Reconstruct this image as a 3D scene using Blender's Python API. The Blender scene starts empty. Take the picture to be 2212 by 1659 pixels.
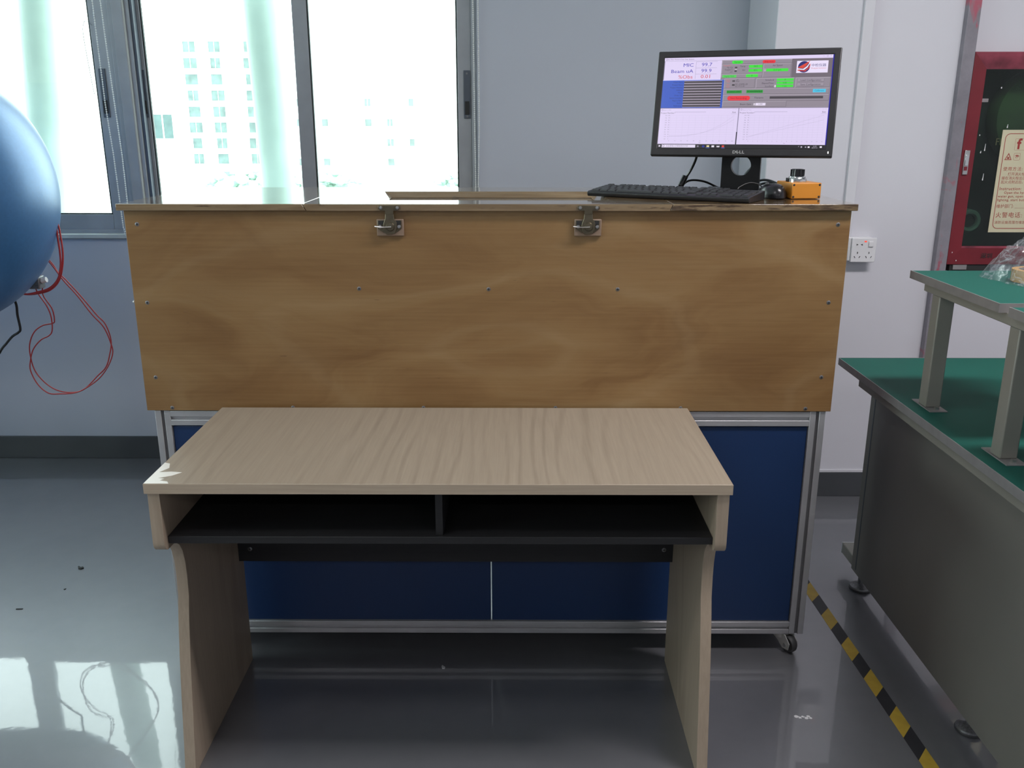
import bpy, bmesh, math, random
from math import sin, cos, pi, radians, sqrt
from mathutils import Vector, Matrix, noise
random.seed(7)
S = bpy.context.scene
COL = S.collection

# ------------------------------------------------------------ camera, sky, lamps, exposure
cam = bpy.data.cameras.new('camera'); camo = bpy.data.objects.new('camera', cam); COL.objects.link(camo)
cam.sensor_width = 36.0; cam.lens = 1925.0*36.0/2212.0; cam.clip_start = .02; cam.clip_end = 2000
camo.location = (0, 0, 1.43); camo.rotation_euler = (radians(90-16.3), 0, radians(.3))
S.camera = camo

W = bpy.data.worlds.new('overcast'); S.world = W; W.use_nodes = True
bgn = W.node_tree.nodes['Background']
bgn.inputs[0].default_value = (.86, .985, .985, 1); bgn.inputs[1].default_value = 7.0     # even white overcast

S.view_settings.view_transform = 'Standard'; S.view_settings.look = 'None'
S.view_settings.gamma = 1; S.view_settings.use_curve_mapping = False; S.view_settings.exposure = 0

LAMPS = [(-1.3, .6, 14), (1.5, 1.35, 58), (-1.3, -2.2, 20), (1.9, -2.2, 22)]   # x, y, watts of the ceiling troffers
CEIL = 2.9
for i, (x, y, w) in enumerate(LAMPS):
    l = bpy.data.lights.new('ceiling_lamp', 'AREA'); l.shape = 'RECTANGLE'; l.size = 1.2; l.size_y = .3
    l.energy = w; l.color = (1.0, .95, .965)
    o = bpy.data.objects.new('ceiling_lamp', l); COL.objects.link(o); o.location = (x, y, CEIL-.035)
# daylight portals in the two window openings (only help sample the sky)
l = bpy.data.lights.new('window_daylight', 'AREA'); l.shape = 'RECTANGLE'; l.size = 3.0; l.size_y = 1.4; l.cycles.is_portal = True
o = bpy.data.objects.new('window_daylight', l); COL.objects.link(o); o.location = (-4.52, .7, 1.75); o.rotation_euler = (radians(90), 0, radians(-90))
for (xa, xb) in ((-3.3, -1.6), (-1.53, -.17)):
    l = bpy.data.lights.new('window_daylight', 'AREA'); l.shape = 'RECTANGLE'; l.size = xb-xa; l.size_y = 1.45
    l.cycles.is_portal = True
    o = bpy.data.objects.new('window_daylight', l); COL.objects.link(o)
    o.location = ((xa+xb)/2, 3.96, 1.72); o.rotation_euler = (radians(-90), 0, 0)

# ------------------------------------------------------------ helpers
def lin(c):
    if isinstance(c, str): c = [int(c[i:i+2], 16) for i in (1, 3, 5)]
    r = []
    for v in c:
        v /= 255.0
        r.append(v/12.92 if v <= .04045 else ((v+.055)/1.055)**2.4)
    return (*r, 1.0)

class NT:
    def __init__(s, name):
        s.m = bpy.data.materials.new(name); s.m.use_nodes = True
        s.t = s.m.node_tree; s.t.nodes.clear()
        s.out = s.n('ShaderNodeOutputMaterial')
    def n(s, typ, **kw):
        nd = s.t.nodes.new(typ)
        for k, v in kw.items(): setattr(nd, k, v)
        return nd
    def link(s, a, b): s.t.links.new(a, b)
    def pr(s, **kw):
        p = s.n('ShaderNodeBsdfPrincipled')
        for k, v in kw.items():
            i = p.inputs[k.replace('_', ' ')]
            if hasattr(v, 'node'): s.link(v, i)
            else: i.default_value = v
        s.link(p.outputs[0], s.out.inputs[0]); return p
    def coords(s, scale=(1, 1, 1), rot=(0, 0, 0), loc=(0, 0, 0)):
        tc = s.n('ShaderNodeTexCoord'); mp = s.n('ShaderNodeMapping')
        mp.inputs['Scale'].default_value = scale; mp.inputs['Rotation'].default_value = rot; mp.inputs['Location'].default_value = loc
        s.link(tc.outputs['Object'], mp.inputs[0]); return mp.outputs[0]
    def noise(s, vec, scale, detail=3, rough=.5, dist=0):
        nd = s.n('ShaderNodeTexNoise'); nd.inputs['Scale'].default_value = scale; nd.inputs['Detail'].default_value = detail
        nd.inputs['Roughness'].default_value = rough; nd.inputs['Distortion'].default_value = dist
        s.link(vec, nd.inputs['Vector']); return nd.outputs[0]
    def wave(s, vec, scale, dist=2, detail=2, dscale=1, direction='X'):
        nd = s.n('ShaderNodeTexWave'); nd.bands_direction = direction
        nd.inputs['Scale'].default_value = scale; nd.inputs['Distortion'].default_value = dist
        nd.inputs['Detail'].default_value = detail; nd.inputs['Detail Scale'].default_value = dscale
        s.link(vec, nd.inputs['Vector']); return nd.outputs['Fac']
    def ramp(s, fac, stops):
        nd = s.n('ShaderNodeValToRGB'); e = nd.color_ramp.elements
        while len(e) < len(stops): e.new(.5)
        for i, (p, c) in enumerate(stops): e[i].position = p; e[i].color = c if len(c) == 4 else (*c, 1)
        s.link(fac, nd.inputs[0]); return nd.outputs[0]
    def mix(s, fac, a, b, mode='MIX'):
        nd = s.n('ShaderNodeMix', data_type='RGBA', blend_type=mode)
        for v, k in ((fac, 0), (a, 6), (b, 7)):
            if hasattr(v, 'node'): s.link(v, nd.inputs[k])
            else: nd.inputs[k].default_value = v
        return nd.outputs[2]
    def bump(s, h, strength=.2, dist=.01):
        nd = s.n('ShaderNodeBump'); nd.inputs['Strength'].default_value = strength; nd.inputs['Distance'].default_value = dist
        s.link(h, nd.inputs['Height']); return nd.outputs[0]

def mat(name, c, rough=.5, metal=0, var=.06, nscale=8, bump=0, bscale=80, spec=.5, **kw):
    t = NT(name); v = t.coords()
    c = lin(c) if isinstance(c, str) else ((*c, 1) if len(c) == 3 else c)
    f = t.noise(v, nscale, 4)
    a = tuple(min(1, x*(1-var)) for x in c[:3])+(1,); b = tuple(min(1, x*(1+var)) for x in c[:3])+(1,)
    base = t.ramp(f, [(.3, a), (.7, b)])
    args = dict(Base_Color=base, Roughness=rough, Metallic=metal, Specular_IOR_Level=spec); args.update(kw)
    if bump: args['Normal'] = t.bump(t.noise(v, bscale, 2), bump, .003)
    t.pr(**args); return t.m

class MB:
    def __init__(s): s.v = []; s.f = []; s.c = []; s.cc = None
    def add(s, vs, fs):
        n = len(s.v); s.v += [tuple(p) for p in vs]
        for f in fs: s.f.append(tuple(i+n for i in f)); s.c.append(s.cc)
        return s
    def box(s, x0, x1, y0, y1, z0, z1):
        vs = [(x, y, z) for z in (z0, z1) for y in (y0, y1) for x in (x0, x1)]
        return s.add(vs, [(0, 2, 3, 1), (4, 5, 7, 6), (0, 1, 5, 4), (2, 6, 7, 3), (0, 4, 6, 2), (1, 3, 7, 5)])
    def hexa(s, b, t):
        vs = list(b)+list(t)
        return s.add(vs, [(3, 2, 1, 0), (4, 5, 6, 7), (0, 1, 5, 4), (1, 2, 6, 5), (2, 3, 7, 6), (3, 0, 4, 7)])
    def prism(s, poly, axis, a, b):
        def P(p, t):
            return {'x': (t, p[0], p[1]), 'y': (p[0], t, p[1]), 'z': (p[0], p[1], t)}[axis]
        n = len(poly); vs = [P(p, a) for p in poly]+[P(p, b) for p in poly]
        fs = [tuple(range(n))[::-1], tuple(range(n, 2*n))]+[(i, (i+1) % n, n+(i+1) % n, n+i) for i in range(n)]
        return s.add(vs, fs)
    def frame(s, o0, o1, i0, i1, axis, a, b):
        # rectangular ring: outer (o0..o1), inner (i0..i1), extruded along axis
        def P(p, t): return {'x': (t, p[0], p[1]), 'y': (p[0], t, p[1]), 'z': (p[0], p[1], t)}[axis]
        O = [(o0[0], o0[1]), (o1[0], o0[1]), (o1[0], o1[1]), (o0[0], o1[1])]
        I = [(i0[0], i0[1]), (i1[0], i0[1]), (i1[0], i1[1]), (i0[0], i1[1])]
        vs = [P(p, t) for t in (a, b) for p in O+I]; fs = []
        for k in range(4):
            j = (k+1) % 4
            fs += [(k, j, 4+j, 4+k), (8+k, 12+k, 12+j, 8+j), (k, 8+k, 8+j, j), (4+k, 4+j, 12+j, 12+k)]
        return s.add(vs, fs)
    def cyl(s, p0, p1, r, n=16, r1=None):
        p0 = Vector(p0); p1 = Vector(p1); r1 = r if r1 is None else r1
        d = (p1-p0).normalized(); a = d.orthogonal().normalized(); b = d.cross(a)
        vs = [p0+(a*cos(2*pi*i/n)+b*sin(2*pi*i/n))*r for i in range(n)]+[p1+(a*cos(2*pi*i/n)+b*sin(2*pi*i/n))*r1 for i in range(n)]
        return s.add(vs, [tuple(range(n))[::-1], tuple(range(n, 2*n))]+[(i, (i+1) % n, n+(i+1) % n, n+i) for i in range(n)])
    def lathe(s, prof, n=32, c=(0, 0, 0), axis='z', a0=0, a1=2*pi):
        full = abs(a1-a0-2*pi) < 1e-6; m = n if full else n+1
        vs = []
        for r, h in prof:
            for i in range(m):
                t = a0+(a1-a0)*i/n; x, y = r*cos(t), r*sin(t)
                p = {'z': (x, y, h), 'x': (h, x, y), 'y': (x, h, y)}[axis]
                vs.append((p[0]+c[0], p[1]+c[1], p[2]+c[2]))
        fs = []
        for k in range(len(prof)-1):
            for i in range(n):
                j = (i+1) % m
                fs.append((k*m+i, k*m+j, (k+1)*m+j, (k+1)*m+i))
        return s.add(vs, fs)
    def tube(s, pts, r, n=8, sub=6, smooth=True):
        P = [Vector(p) for p in pts]
        if smooth and len(P) > 2:
            Q = []
            for i in range(len(P)-1):
                a = P[max(i-1, 0)]; b = P[i]; c = P[i+1]; d = P[min(i+2, len(P)-1)]
                for k in range(sub):
                    t = k/sub
                    Q.append(.5*((2*b)+(c-a)*t+(2*a-5*b+4*c-d)*t*t+(3*b-a-3*c+d)*t**3))
            P = Q+[P[-1]]
        up = None; rings = []
        for i, p in enumerate(P):
            d = (P[min(i+1, len(P)-1)]-P[max(i-1, 0)]).normalized()
            if up is None: up = d.orthogonal().normalized()
            up = (up-d*up.dot(d)).normalized(); b = d.cross(up)
            rings.append([p+(up*cos(2*pi*k/n)+b*sin(2*pi*k/n))*r for k in range(n)])
        vs = [q for R in rings for q in R]; fs = [tuple(range(n))[::-1], tuple(range((len(P)-1)*n, len(P)*n))]
        for i in range(len(P)-1):
            fs += [(i*n+k, i*n+(k+1) % n, (i+1)*n+(k+1) % n, (i+1)*n+k) for k in range(n)]
        return s.add(vs, fs)
    def ball(s, c, r, seg=12, rings=8):
        rx, ry, rz = (r, r, r) if not hasattr(r, '__len__') else r
        vs = [(c[0], c[1], c[2]-rz)]
        for i in range(1, rings):
            t = -pi/2+pi*i/rings
            vs += [(c[0]+rx*cos(t)*cos(2*pi*k/seg), c[1]+ry*cos(t)*sin(2*pi*k/seg), c[2]+rz*sin(t)) for k in range(seg)]
        vs.append((c[0], c[1], c[2]+rz)); fs = []
        for k in range(seg):
            j = (k+1) % seg
            fs.append((0, 1+j, 1+k)); fs.append((len(vs)-1, len(vs)-1-seg+k, len(vs)-1-seg+j))
            for i in range(rings-2): fs.append((1+i*seg+k, 1+i*seg+j, 1+(i+1)*seg+j, 1+(i+1)*seg+k))
        return s.add(vs, fs)
    def quad(s, x0, x1, z0, z1, y, axis='y'):
        return s.add([(x0, y, z0), (x1, y, z0), (x1, y, z1), (x0, y, z1)], [(0, 1, 2, 3)])
    def xf(s, M):
        s.v = [tuple(M @ Vector(p)) for p in s.v]; return s
    def build(s, name, m, parent=None, local=False, smooth=False, bevel=0, seg=2, sub=0, ang=35):
        me = bpy.data.meshes.new(name)
        off = Vector((0, 0, 0))
        if parent and not local:
            p = parent
            while p: off += p.location; p = p.parent
        me.from_pydata([tuple(Vector(p)-off) for p in s.v], [], s.f); me.validate(); me.update()
        if smooth:
            for p in me.polygons: p.use_smooth = True
            me.set_sharp_from_angle(angle=radians(ang))
        if any(c is not None for c in s.c):
            at = me.color_attributes.new('Col', 'FLOAT_COLOR', 'CORNER')
            for p in me.polygons:
                c = s.c[p.index] or (1, 1, 1, 1)
                for li in p.loop_indices: at.data[li].color = c
        for mm in (m if isinstance(m, (list, tuple)) else [m]): me.materials.append(mm)
        o = bpy.data.objects.new(name, me); COL.objects.link(o)
        if parent: o.parent = parent
        if bevel:
            b = o.modifiers.new('Bevel', 'BEVEL'); b.width = bevel; b.segments = seg; b.limit_method = 'ANGLE'; b.angle_limit = radians(40)
            for p in me.polygons: p.use_smooth = True
            me.set_sharp_from_angle(angle=radians(40))
        if sub:
            b = o.modifiers.new('Subdivision', 'SUBSURF'); b.levels = sub; b.render_levels = sub
            for p in me.polygons: p.use_smooth = True
        return o

def box(*a): return MB().box(*a)
def thing(name, label, cat, loc=(0, 0, 0), rot=(0, 0, 0), group=None):
    o = bpy.data.objects.new(name, None); COL.objects.link(o); o.empty_display_size = .05
    o.location = loc; o.rotation_euler = rot; o['label'] = label; o['category'] = cat
    if group: o['group'] = group
    return o
def tag(o, label, cat, group=None):
    o['label'] = label; o['category'] = cat
    if group: o['group'] = group
    return o
def struct(o, label=None):
    o['kind'] = 'structure'
    if label: o['label'] = label; o['category'] = 'room'
    return o

def text_geo(txt, size=1.0, align='LEFT', bold=0, res=2, space=1.0):
    cu = bpy.data.curves.new('t', 'FONT'); cu.body = txt; cu.size = size; cu.align_x = align; cu.align_y = 'CENTER'
    cu.resolution_u = res; cu.fill_mode = 'FRONT'; cu.offset = bold; cu.space_character = space
    o = bpy.data.objects.new('t', cu)
    me = o.to_mesh()
    vs = [tuple(v.co) for v in me.vertices]; fs = [tuple(p.vertices) for p in me.polygons]
    o.to_mesh_clear(); bpy.data.objects.remove(o); bpy.data.curves.remove(cu)
    return vs, fs

# ------------------------------------------------------------ materials
def m_wall(name, c):
    t = NT(name); v = t.coords()
    base = t.ramp(t.noise(v, 1.4, 4), [(.3, tuple(x*.96 for x in c)), (.7, c)])
    t.pr(Base_Color=base, Roughness=.55, Specular_IOR_Level=.35, Normal=t.bump(t.noise(v, 160, 2), .05, .002)); return t.m
M_wall = m_wall('painted_plaster', (.66, .66, .71))
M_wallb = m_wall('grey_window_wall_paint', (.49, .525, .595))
M_ceil = m_wall('ceiling_paint', (.72, .72, .73))
M_base = mat('dark_grey_skirting_paint', (.055, .06, .066), .4, var=.1, nscale=5)

def m_floor():
    t = NT('grey_epoxy_floor'); v = t.coords()
    f = t.noise(v, .9, 5, .6); g = t.noise(v, 14, 4, .6)
    base = t.ramp(f, [(.3, (.208, .212, .232)), (.7, (.230, .235, .255))])
    base = t.mix(.25, base, t.ramp(g, [(.35, (.198, .202, .220)), (.65, (.243, .247, .267))]))
    rg = .34
    b1 = t.bump(t.noise(t.coords((1, 1, 1)), 5, 2, .4), .05, .006)
    nd = t.n('ShaderNodeBump'); nd.inputs['Strength'].default_value = .05; nd.inputs['Distance'].default_value = .001
    t.link(t.noise(v, 45, 3), nd.inputs['Height']); t.link(b1, nd.inputs['Normal'])
    t.pr(Base_Color=base, Roughness=rg, Metallic=.5, Specular_IOR_Level=1.0, Normal=nd.outputs[0], Coat_Weight=1.0, Coat_Roughness=.03, Coat_IOR=1.5, Coat_Normal=nd.outputs[0]); return t.m
M_floor = m_floor()

def m_ply():
    t = NT('varnished_plywood'); v = t.coords((1, 1, 2.6))
    w = t.n('ShaderNodeTexNoise'); w.inputs['Scale'].default_value = 1.5; w.inputs['Detail'].default_value = 3
    t.link(v, w.inputs['Vector'])
    vv = t.n('ShaderNodeVectorMath', operation='MULTIPLY_ADD'); t.link(w.outputs[1], vv.inputs[0])
    vv.inputs[1].default_value = (.9, .3, .9); t.link(v, vv.inputs[2])
    a = t.noise(vv.outputs[0], 1.7, 6, .55, 1.1)
    base = t.ramp(a, [(.26, (.150, .072, .023)), (.40, (.205, .108, .038)), (.54, (.255, .148, .058)), (.64, (.28, .172, .074)), (.76, (.325, .215, .10))])
    st = t.noise(t.coords((3, 3, 120)), 1.6, 4, .6)
    base = t.mix(.15, base, t.ramp(st, [(.35, (.15, .08, .03)), (.65, (.33, .21, .10))]))
    # veneer rings round a heart low in the middle of the sheet
    vr = t.n('ShaderNodeVectorMath', operation='MULTIPLY_ADD'); t.link(w.outputs[1], vr.inputs[0])
    vr.inputs[1].default_value = (.5, .1, .5); t.link(t.coords((1, 0, 2.6), (0, 0, 0), (-.25, 0, -.63)), vr.inputs[2])
    rn = t.n('ShaderNodeTexWave', wave_type='RINGS', rings_direction='Y'); rn.inputs['Scale'].default_value = .85; rn.inputs['Distortion'].default_value = 2.2; rn.inputs['Detail'].default_value = 2
    t.link(vr.outputs[0], rn.inputs['Vector'])
    base = t.mix(.20, base, t.ramp(rn.outputs['Fac'], [(.0, (.17, .085, .028)), (.6, (.25, .14, .055)), (.93, (.28, .175, .077)), (1, (.36, .245, .125))]))
    fl = t.ramp(t.noise(t.coords((5, 1, 60)), 2.2, 3, .6), [(.74, (0, 0, 0)), (.8, (1, 1, 1))])
    base = t.mix(fl, base, (.10, .05, .022, 1))
    t.pr(Base_Color=base, Roughness=.38, Specular_IOR_Level=.45, Coat_Weight=.25, Coat_Roughness=.25,
         Normal=t.bump(st, .06, .002)); return t.m
M_ply = m_ply()

def m_lid(name, worn):
    t = NT(name); v = t.coords((1.2, 14, 14))
    a = t.noise(v, 3, 5, .6, .5)
    base = t.ramp(a, [(.3, (.15, .095, .045)), (.7, (.28, .20, .11))])
    d = t.ramp(t.noise(t.coords((9, 30, 70)), 1.3, 5, .65), [(.60-worn, (0, 0, 0)), (.72-worn, (1, 1, 1))])
    base = t.mix(d, base, (.07, .042, .022, 1))
    t.pr(Base_Color=base, Roughness=.12, Specular_IOR_Level=.6, Coat_Weight=.8, Coat_Roughness=.05,
         Normal=t.bump(t.noise(t.coords((1, 20, 20)), 3, 3), .03, .004)); return t.m
M_lid = m_lid('varnished_lid_wood', .0); M_lidw = m_lid('worn_lid_wood', .13)

def m_laminate(name, axis, ca, cb, rough=.42):
    # pale ash print: long grain along one axis with cathedral loops
    t = NT(name)
    sc = {'y': (1, .16, 1), 'x': (.16, 1, 1), 'z': (1, 1, .16)}[axis]
    v = t.coords(sc)
    w = t.n('ShaderNodeTexNoise'); w.inputs['Scale'].default_value = 5.0; w.inputs['Detail'].default_value = 2
    t.link(v, w.inputs['Vector'])
    vv = t.n('ShaderNodeVectorMath', operation='MULTIPLY_ADD'); t.link(w.outputs[1], vv.inputs[0])
    vv.inputs[1].default_value = (.16, .16, .16); t.link(v, vv.inputs[2])
    d = {'y': 'X', 'x': 'Z', 'z': 'X'}[axis]
    wv = t.wave(vv.outputs[0], 4.2, 9.0, 2.0, .7, d)
    fine = t.noise(t.coords(tuple(90*k if k == 1 else 3 for k in sc)), 2.0, 3, .6)
    mk = t.ramp(t.noise(t.coords(tuple(3.2*k for k in sc)), 1.0, 2), [(.45, (0, 0, 0)), (.62, (1, 1, 1))])
    base = t.mix(mk, (*[.35*a+.65*b for a, b in zip(ca, cb)], 1), t.ramp(wv, [(.0, tuple(.95*a for a in ca)), (.10, cb), (.90, cb), (1, tuple(.93*a for a in ca))]))
    base = t.mix(.28, base, t.ramp(fine, [(.3, tuple(.80*a for a in ca)), (.7, tuple(min(1, 1.12*b) for b in cb))]))
    t.pr(Base_Color=base, Roughness=rough, Specular_IOR_Level=.4, Normal=t.bump(fine, .04, .001)); return t.m
LA, LB = (.292, .24, .182), (.338, .281, .216)
M_desk = m_laminate('pale_ash_laminate', 'y', LA, LB)
M_deskx = m_laminate('pale_ash_edge_banding', 'x', (.40, .315, .235), (.46, .375, .285), .5)
M_deskz = m_laminate('pale_ash_side_laminate', 'z', (.32, .25, .185), (.375, .30, .228), .5)
M_dark = m_laminate('black_oak_laminate', 'x', (.012, .012, .013), (.020, .020, .022), .55)
M_reflect = mat('white_window_reflection', (.82, .80, .74), .35, var=.05)  # white of the window reflection painted on the desk corner

M_alu = mat('anodised_aluminium', (.50, .50, .52), .42, .65, var=.05, nscale=20)
M_aludk = mat('shaded_slot_aluminium', (.16, .16, .165), .5, .6)
M_blue = mat('blue_powder_coat', (.009, .032, .105), .42, var=.08, nscale=300, spec=.4)
M_tank = mat('blue_tank_enamel', (.045, .165, .38), .38, .25, var=.06, nscale=90, spec=.6, Coat_Weight=.35, Coat_Roughness=.34)
M_brass = mat('dull_brass', (.17, .145, .10), .38, .85, var=.12, nscale=60)
M_steel = mat('zinc_plated_steel', (.55, .55, .54), .28, .95, var=.12, nscale=50)
M_screw = mat('grey_screw_steel', (.22, .22, .23), .45, .8, var=.25, nscale=200)
M_slot = mat('dark_recess', (.02, .02, .02), .7)
M_block = mat('pale_softwood', (.25, .175, .125), .5, var=.1)
M_blk = mat('black_plastic', (.012, .012, .014), .42, var=.1, nscale=60, bump=.05, bscale=500)
M_blks = mat('glossy_black_plastic', (.010, .010, .012), .25, var=.1)
M_key = mat('charcoal_keycaps', (.020, .021, .024), .42, var=.15, nscale=40)
M_orange = mat('orange_paint', (.56, .22, .022), .4, var=.04)
M_chrome = mat('chrome', (.75, .75, .75), .12, 1.0, var=.03)
M_grcable = mat('grey_cable_sheath', (.09, .10, .11), .5)
M_redcable = mat('red_cable_sheath', (.42, .035, .04), .45)
M_white = mat('white_plastic', (.74, .74, .76), .3, var=.03)
M_trunk = mat('white_trunking', (.66, .66, .70), .4, var=.03)
M_frame = mat('grey_window_aluminium', (.33, .35, .375), .45, .15, var=.06, nscale=12)
M_framel = mat('bright_window_trim', (.42, .44, .42), .4, .2)
M_sill = mat('pale_sill_stone', (.50, .54, .53), .4)
M_gasket = mat('black_gasket', (.03, .04, .04), .6)
M_latch = mat('slate_latch_enamel', (.09, .105, .13), .45, .3)
M_chain = mat('white_bead', (.80, .82, .80), .3)
M_beige = mat('beige_steel_panel', (.20, .19, .172), .45, .1, var=.06, nscale=3)
M_post = mat('beige_steel_post', (.27, .255, .225), .45, .15, var=.06, nscale=6)
M_edge = mat('grey_edge_strip', (.30, .285, .285), .42, .35, var=.08, nscale=30)
M_mat = mat('green_rubber_mat', (.010, .105, .080), .6, var=.10, nscale=2.5, bump=.06, bscale=400, spec=.22)
M_red = mat('red_cabinet_paint', (.175, .013, .022), .4, var=.15, nscale=7)
M_redp = mat('lit_red_paint', (.26, .05, .075), .38, var=.5, nscale=14)  # light on the sloping top rail put into a pinker red; glass bead shares it
M_label = mat('cream_label_paper', (.62, .58, .40), .5, var=.03)
M_ink = mat('red_print', (.36, .04, .035), .5)
M_ghost = mat('dull_gold_lettering', (.075, .085, .035), .5)
M_inside = mat('dark_green_inside', (.020, .035, .030), .6, var=.6, nscale=3)
M_hose = mat('grey_green_coupling', (.10, .16, .135), .45)
M_drip = mat('white_paint_drip', (.85, .85, .85), .4)
M_tan = mat('tan_packing_tape', (.62, .34, .10), .4, var=.1, nscale=30)
M_wheel = mat('dark_grey_rubber', (.045, .045, .048), .5)
M_fork = mat('light_grey_painted_steel', (.44, .44, .43), .4, .2)
M_tile = mat('grey_granite', (.2, .2, .2), .4)

def m_strip():
    t = NT('galvanised_strip_with_red_overspray'); v = t.coords()
    base = t.ramp(t.noise(v, 9, 5, .65), [(.3, (.20, .19, .215)), (.7, (.30, .285, .32))])
    f = t.ramp(t.noise(t.coords((16, 1, 6)), 1.3, 4, .6, .6), [(.575, (0, 0, 0)), (.66, (1, 1, 1))])
    base = t.mix(f, base, (.40, .11, .15, 1))
    t.pr(Base_Color=base, Roughness=.45, Metallic=.2); return t.m
M_strip = m_strip()

def m_glass(name, tint=(1, 1, 1), refl=.08, rough=.01):
    t = NT(name); v = t.coords()
    tr = t.n('ShaderNodeBsdfTransparent'); tr.inputs[0].default_value = (*tint, 1)
    gl = t.n('ShaderNodeBsdfGlossy'); gl.inputs['Roughness'].default_value = rough
    fr = t.n('ShaderNodeLayerWeight'); fr.inputs[0].default_value = .3
    mul = t.n('ShaderNodeMath', operation='MULTIPLY_ADD'); t.link(fr.outputs['Facing'], mul.inputs[0]); mul.inputs[1].default_value = .35; mul.inputs[2].default_value = refl*.5
    mx = t.n('ShaderNodeMixShader'); t.link(mul.outputs[0], mx.inputs[0]); t.link(tr.outputs[0], mx.inputs[1]); t.link(gl.outputs[0], mx.inputs[2])
    t.link(mx.outputs[0], t.out.inputs[0]); return t.m
M_glass = m_glass('window_glass', (.97, 1, .985), .04)
M_glassd = m_glass('cabinet_glass', (.70, .80, .74), .02)
def m_poly():
    t = NT('clear_polythene'); v = t.coords()
    tr = t.n('ShaderNodeBsdfTransparent'); tr.inputs[0].default_value = (.93, .95, .96, 1)
    gl = t.n('ShaderNodeBsdfGlossy'); gl.inputs['Roughness'].default_value = .16
    df = t.n('ShaderNodeBsdfDiffuse'); df.inputs[0].default_value = (.6, .62, .66, 1)
    nz = t.noise(v, 26, 3, .55, .6)
    f = t.ramp(nz, [(.38, (.07,)*3), (.47, (.14,)*3), (.5, (.48,)*3), (.53, (.14,)*3), (.66, (.22,)*3)])
    m1 = t.n('ShaderNodeMixShader'); m1.inputs[0].default_value = .5; t.link(gl.outputs[0], m1.inputs[1]); t.link(df.outputs[0], m1.inputs[2])
    m2 = t.n('ShaderNodeMixShader'); t.link(f, m2.inputs[0]); t.link(tr.outputs[0], m2.inputs[1]); t.link(m1.outputs[0], m2.inputs[2])
    t.link(m2.outputs[0], t.out.inputs[0]); return t.m
M_poly = m_poly()
def m_acrylic():
    t = NT('clear_acrylic_pane')
    t.pr(Base_Color=(.16, .15, .13, 1), Roughness=.03, Specular_IOR_Level=.6); return t.m
M_acrylic = m_acrylic()
def m_screen():
    t = NT('lit_screen'); a = t.n('ShaderNodeVertexColor'); a.layer_name = 'Col'
    t.pr(Base_Color=(.01, .01, .01, 1), Roughness=.3, Emission_Color=a.outputs[0], Emission_Strength=1.0); return t.m
M_screen = m_screen()
M_led = NT('power_light'); M_led.pr(Base_Color=(.8, .8, .8, 1), Emission_Color=(1, 1, 1, 1), Emission_Strength=1.2); M_led = M_led.m
M_neon = NT('red_indicator'); M_neon.pr(Base_Color=(.8, .06, .03, 1), Emission_Color=(1, .08, .04, 1), Emission_Strength=.6); M_neon = M_neon.m
M_tubes = NT('lamp_diffuser'); M_tubes.pr(Base_Color=(.8, .8, .8, 1), Roughness=.5); M_tubes = M_tubes.m
M_yel = mat('yellow_tape', (.46, .31, .035), .5, var=.1, nscale=30)
M_tblk = mat('black_tape', (.020, .021, .025), .5, var=.1, nscale=30)
M_out = mat('pale_render', (.82, .83, .82), .8, var=.02)
M_owin = mat('teal_facade_glass', (.105, .155, .148), .5, var=.35, nscale=.6)
M_fwin = mat('pale_facade_glass', (.13, .168, .163), .5, var=.25, nscale=.6)
M_hwin = mat('teal_house_glass', (.062, .105, .10), .5, var=.2, nscale=2)
M_pole = mat('pale_green_pipe_paint', (.27, .355, .31), .5, var=.08, nscale=5)
M_leaf = mat('hazy_green_foliage', (.38, .50, .44), .8, var=.2, nscale=3)  # outdoor haze put into the leaf colour as a paler green
M_trunkw = mat('tree_bark', (.2, .17, .13), .8)
M_ground = mat('pale_paving', (.6, .62, .6), .8, var=.05, nscale=.2)

# ------------------------------------------------------------ the room
YW = 3.714      # inner face of the window wall
YP = 3.308      # face of the pillar
XL, XR, YB = -4.3, 3.4, -5.0
struct(MB().box(XL-.2, XR+.2, YB-.2, 3.95, -.12, 0).build('floor', M_floor))
struct(MB().box(XL-.2, XR+.2, YB-.2, 3.95, CEIL, CEIL+.15).build('ceiling', M_ceil))
VY0, VY1, VZ0, VZ1 = -.85, 2.25, 1.02, 2.46           # second window, in the left wall outside the frame
struct(MB().box(XL-.2, XL, YB-.2, 3.95, 0, VZ0).box(XL-.2, XL, YB-.2, 3.95, VZ1, CEIL).box(XL-.2, XL, YB-.2, VY0, VZ0, VZ1).box(XL-.2, XL, VY1, 3.95, VZ0, VZ1).build('wall_left', M_wall))
struct(MB().box(XR, XR+.2, YB-.2, 3.95, 0, CEIL).build('wall_right', M_wall))
struct(MB().box(XL, XR, YB-.2, YB, 0, CEIL).build('wall_front', M_wall))
WX0, WX1, WZ0, WZ1 = -3.34, -.158, .985, 2.46
wb = MB().box(XL, XR, YW, 3.95, 0, WZ0).box(XL, XR, YW, 3.95, WZ1, CEIL).box(XL, WX0, YW, 3.95, WZ0, WZ1).box(WX1, XR, YW, 3.95, WZ0, WZ1)
struct(wb.build('wall_back', M_wallb))
FX0, FX1, FZ0, FZ1 = 1.60, 2.42, .945, 1.65          # recess of the fire cabinet
wp = MB().box(.898, 1.56, YP, YW, 0, CEIL)
struct(wp.build('wall_pillar', M_wall, bevel=.004))
wr = MB().box(1.56, XR, YP+.02, YW, 0, FZ0).box(1.56, XR, YP+.02, YW, FZ1, CEIL).box(1.56, FX0, YP+.02, YW, FZ0, FZ1).box(FX1, XR, YP+.02, YW, FZ0, FZ1).box(FX0, FX1, YP+.25, YW, FZ0, FZ1)
struct(wr.build('wall_alcove', M_wall))
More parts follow.
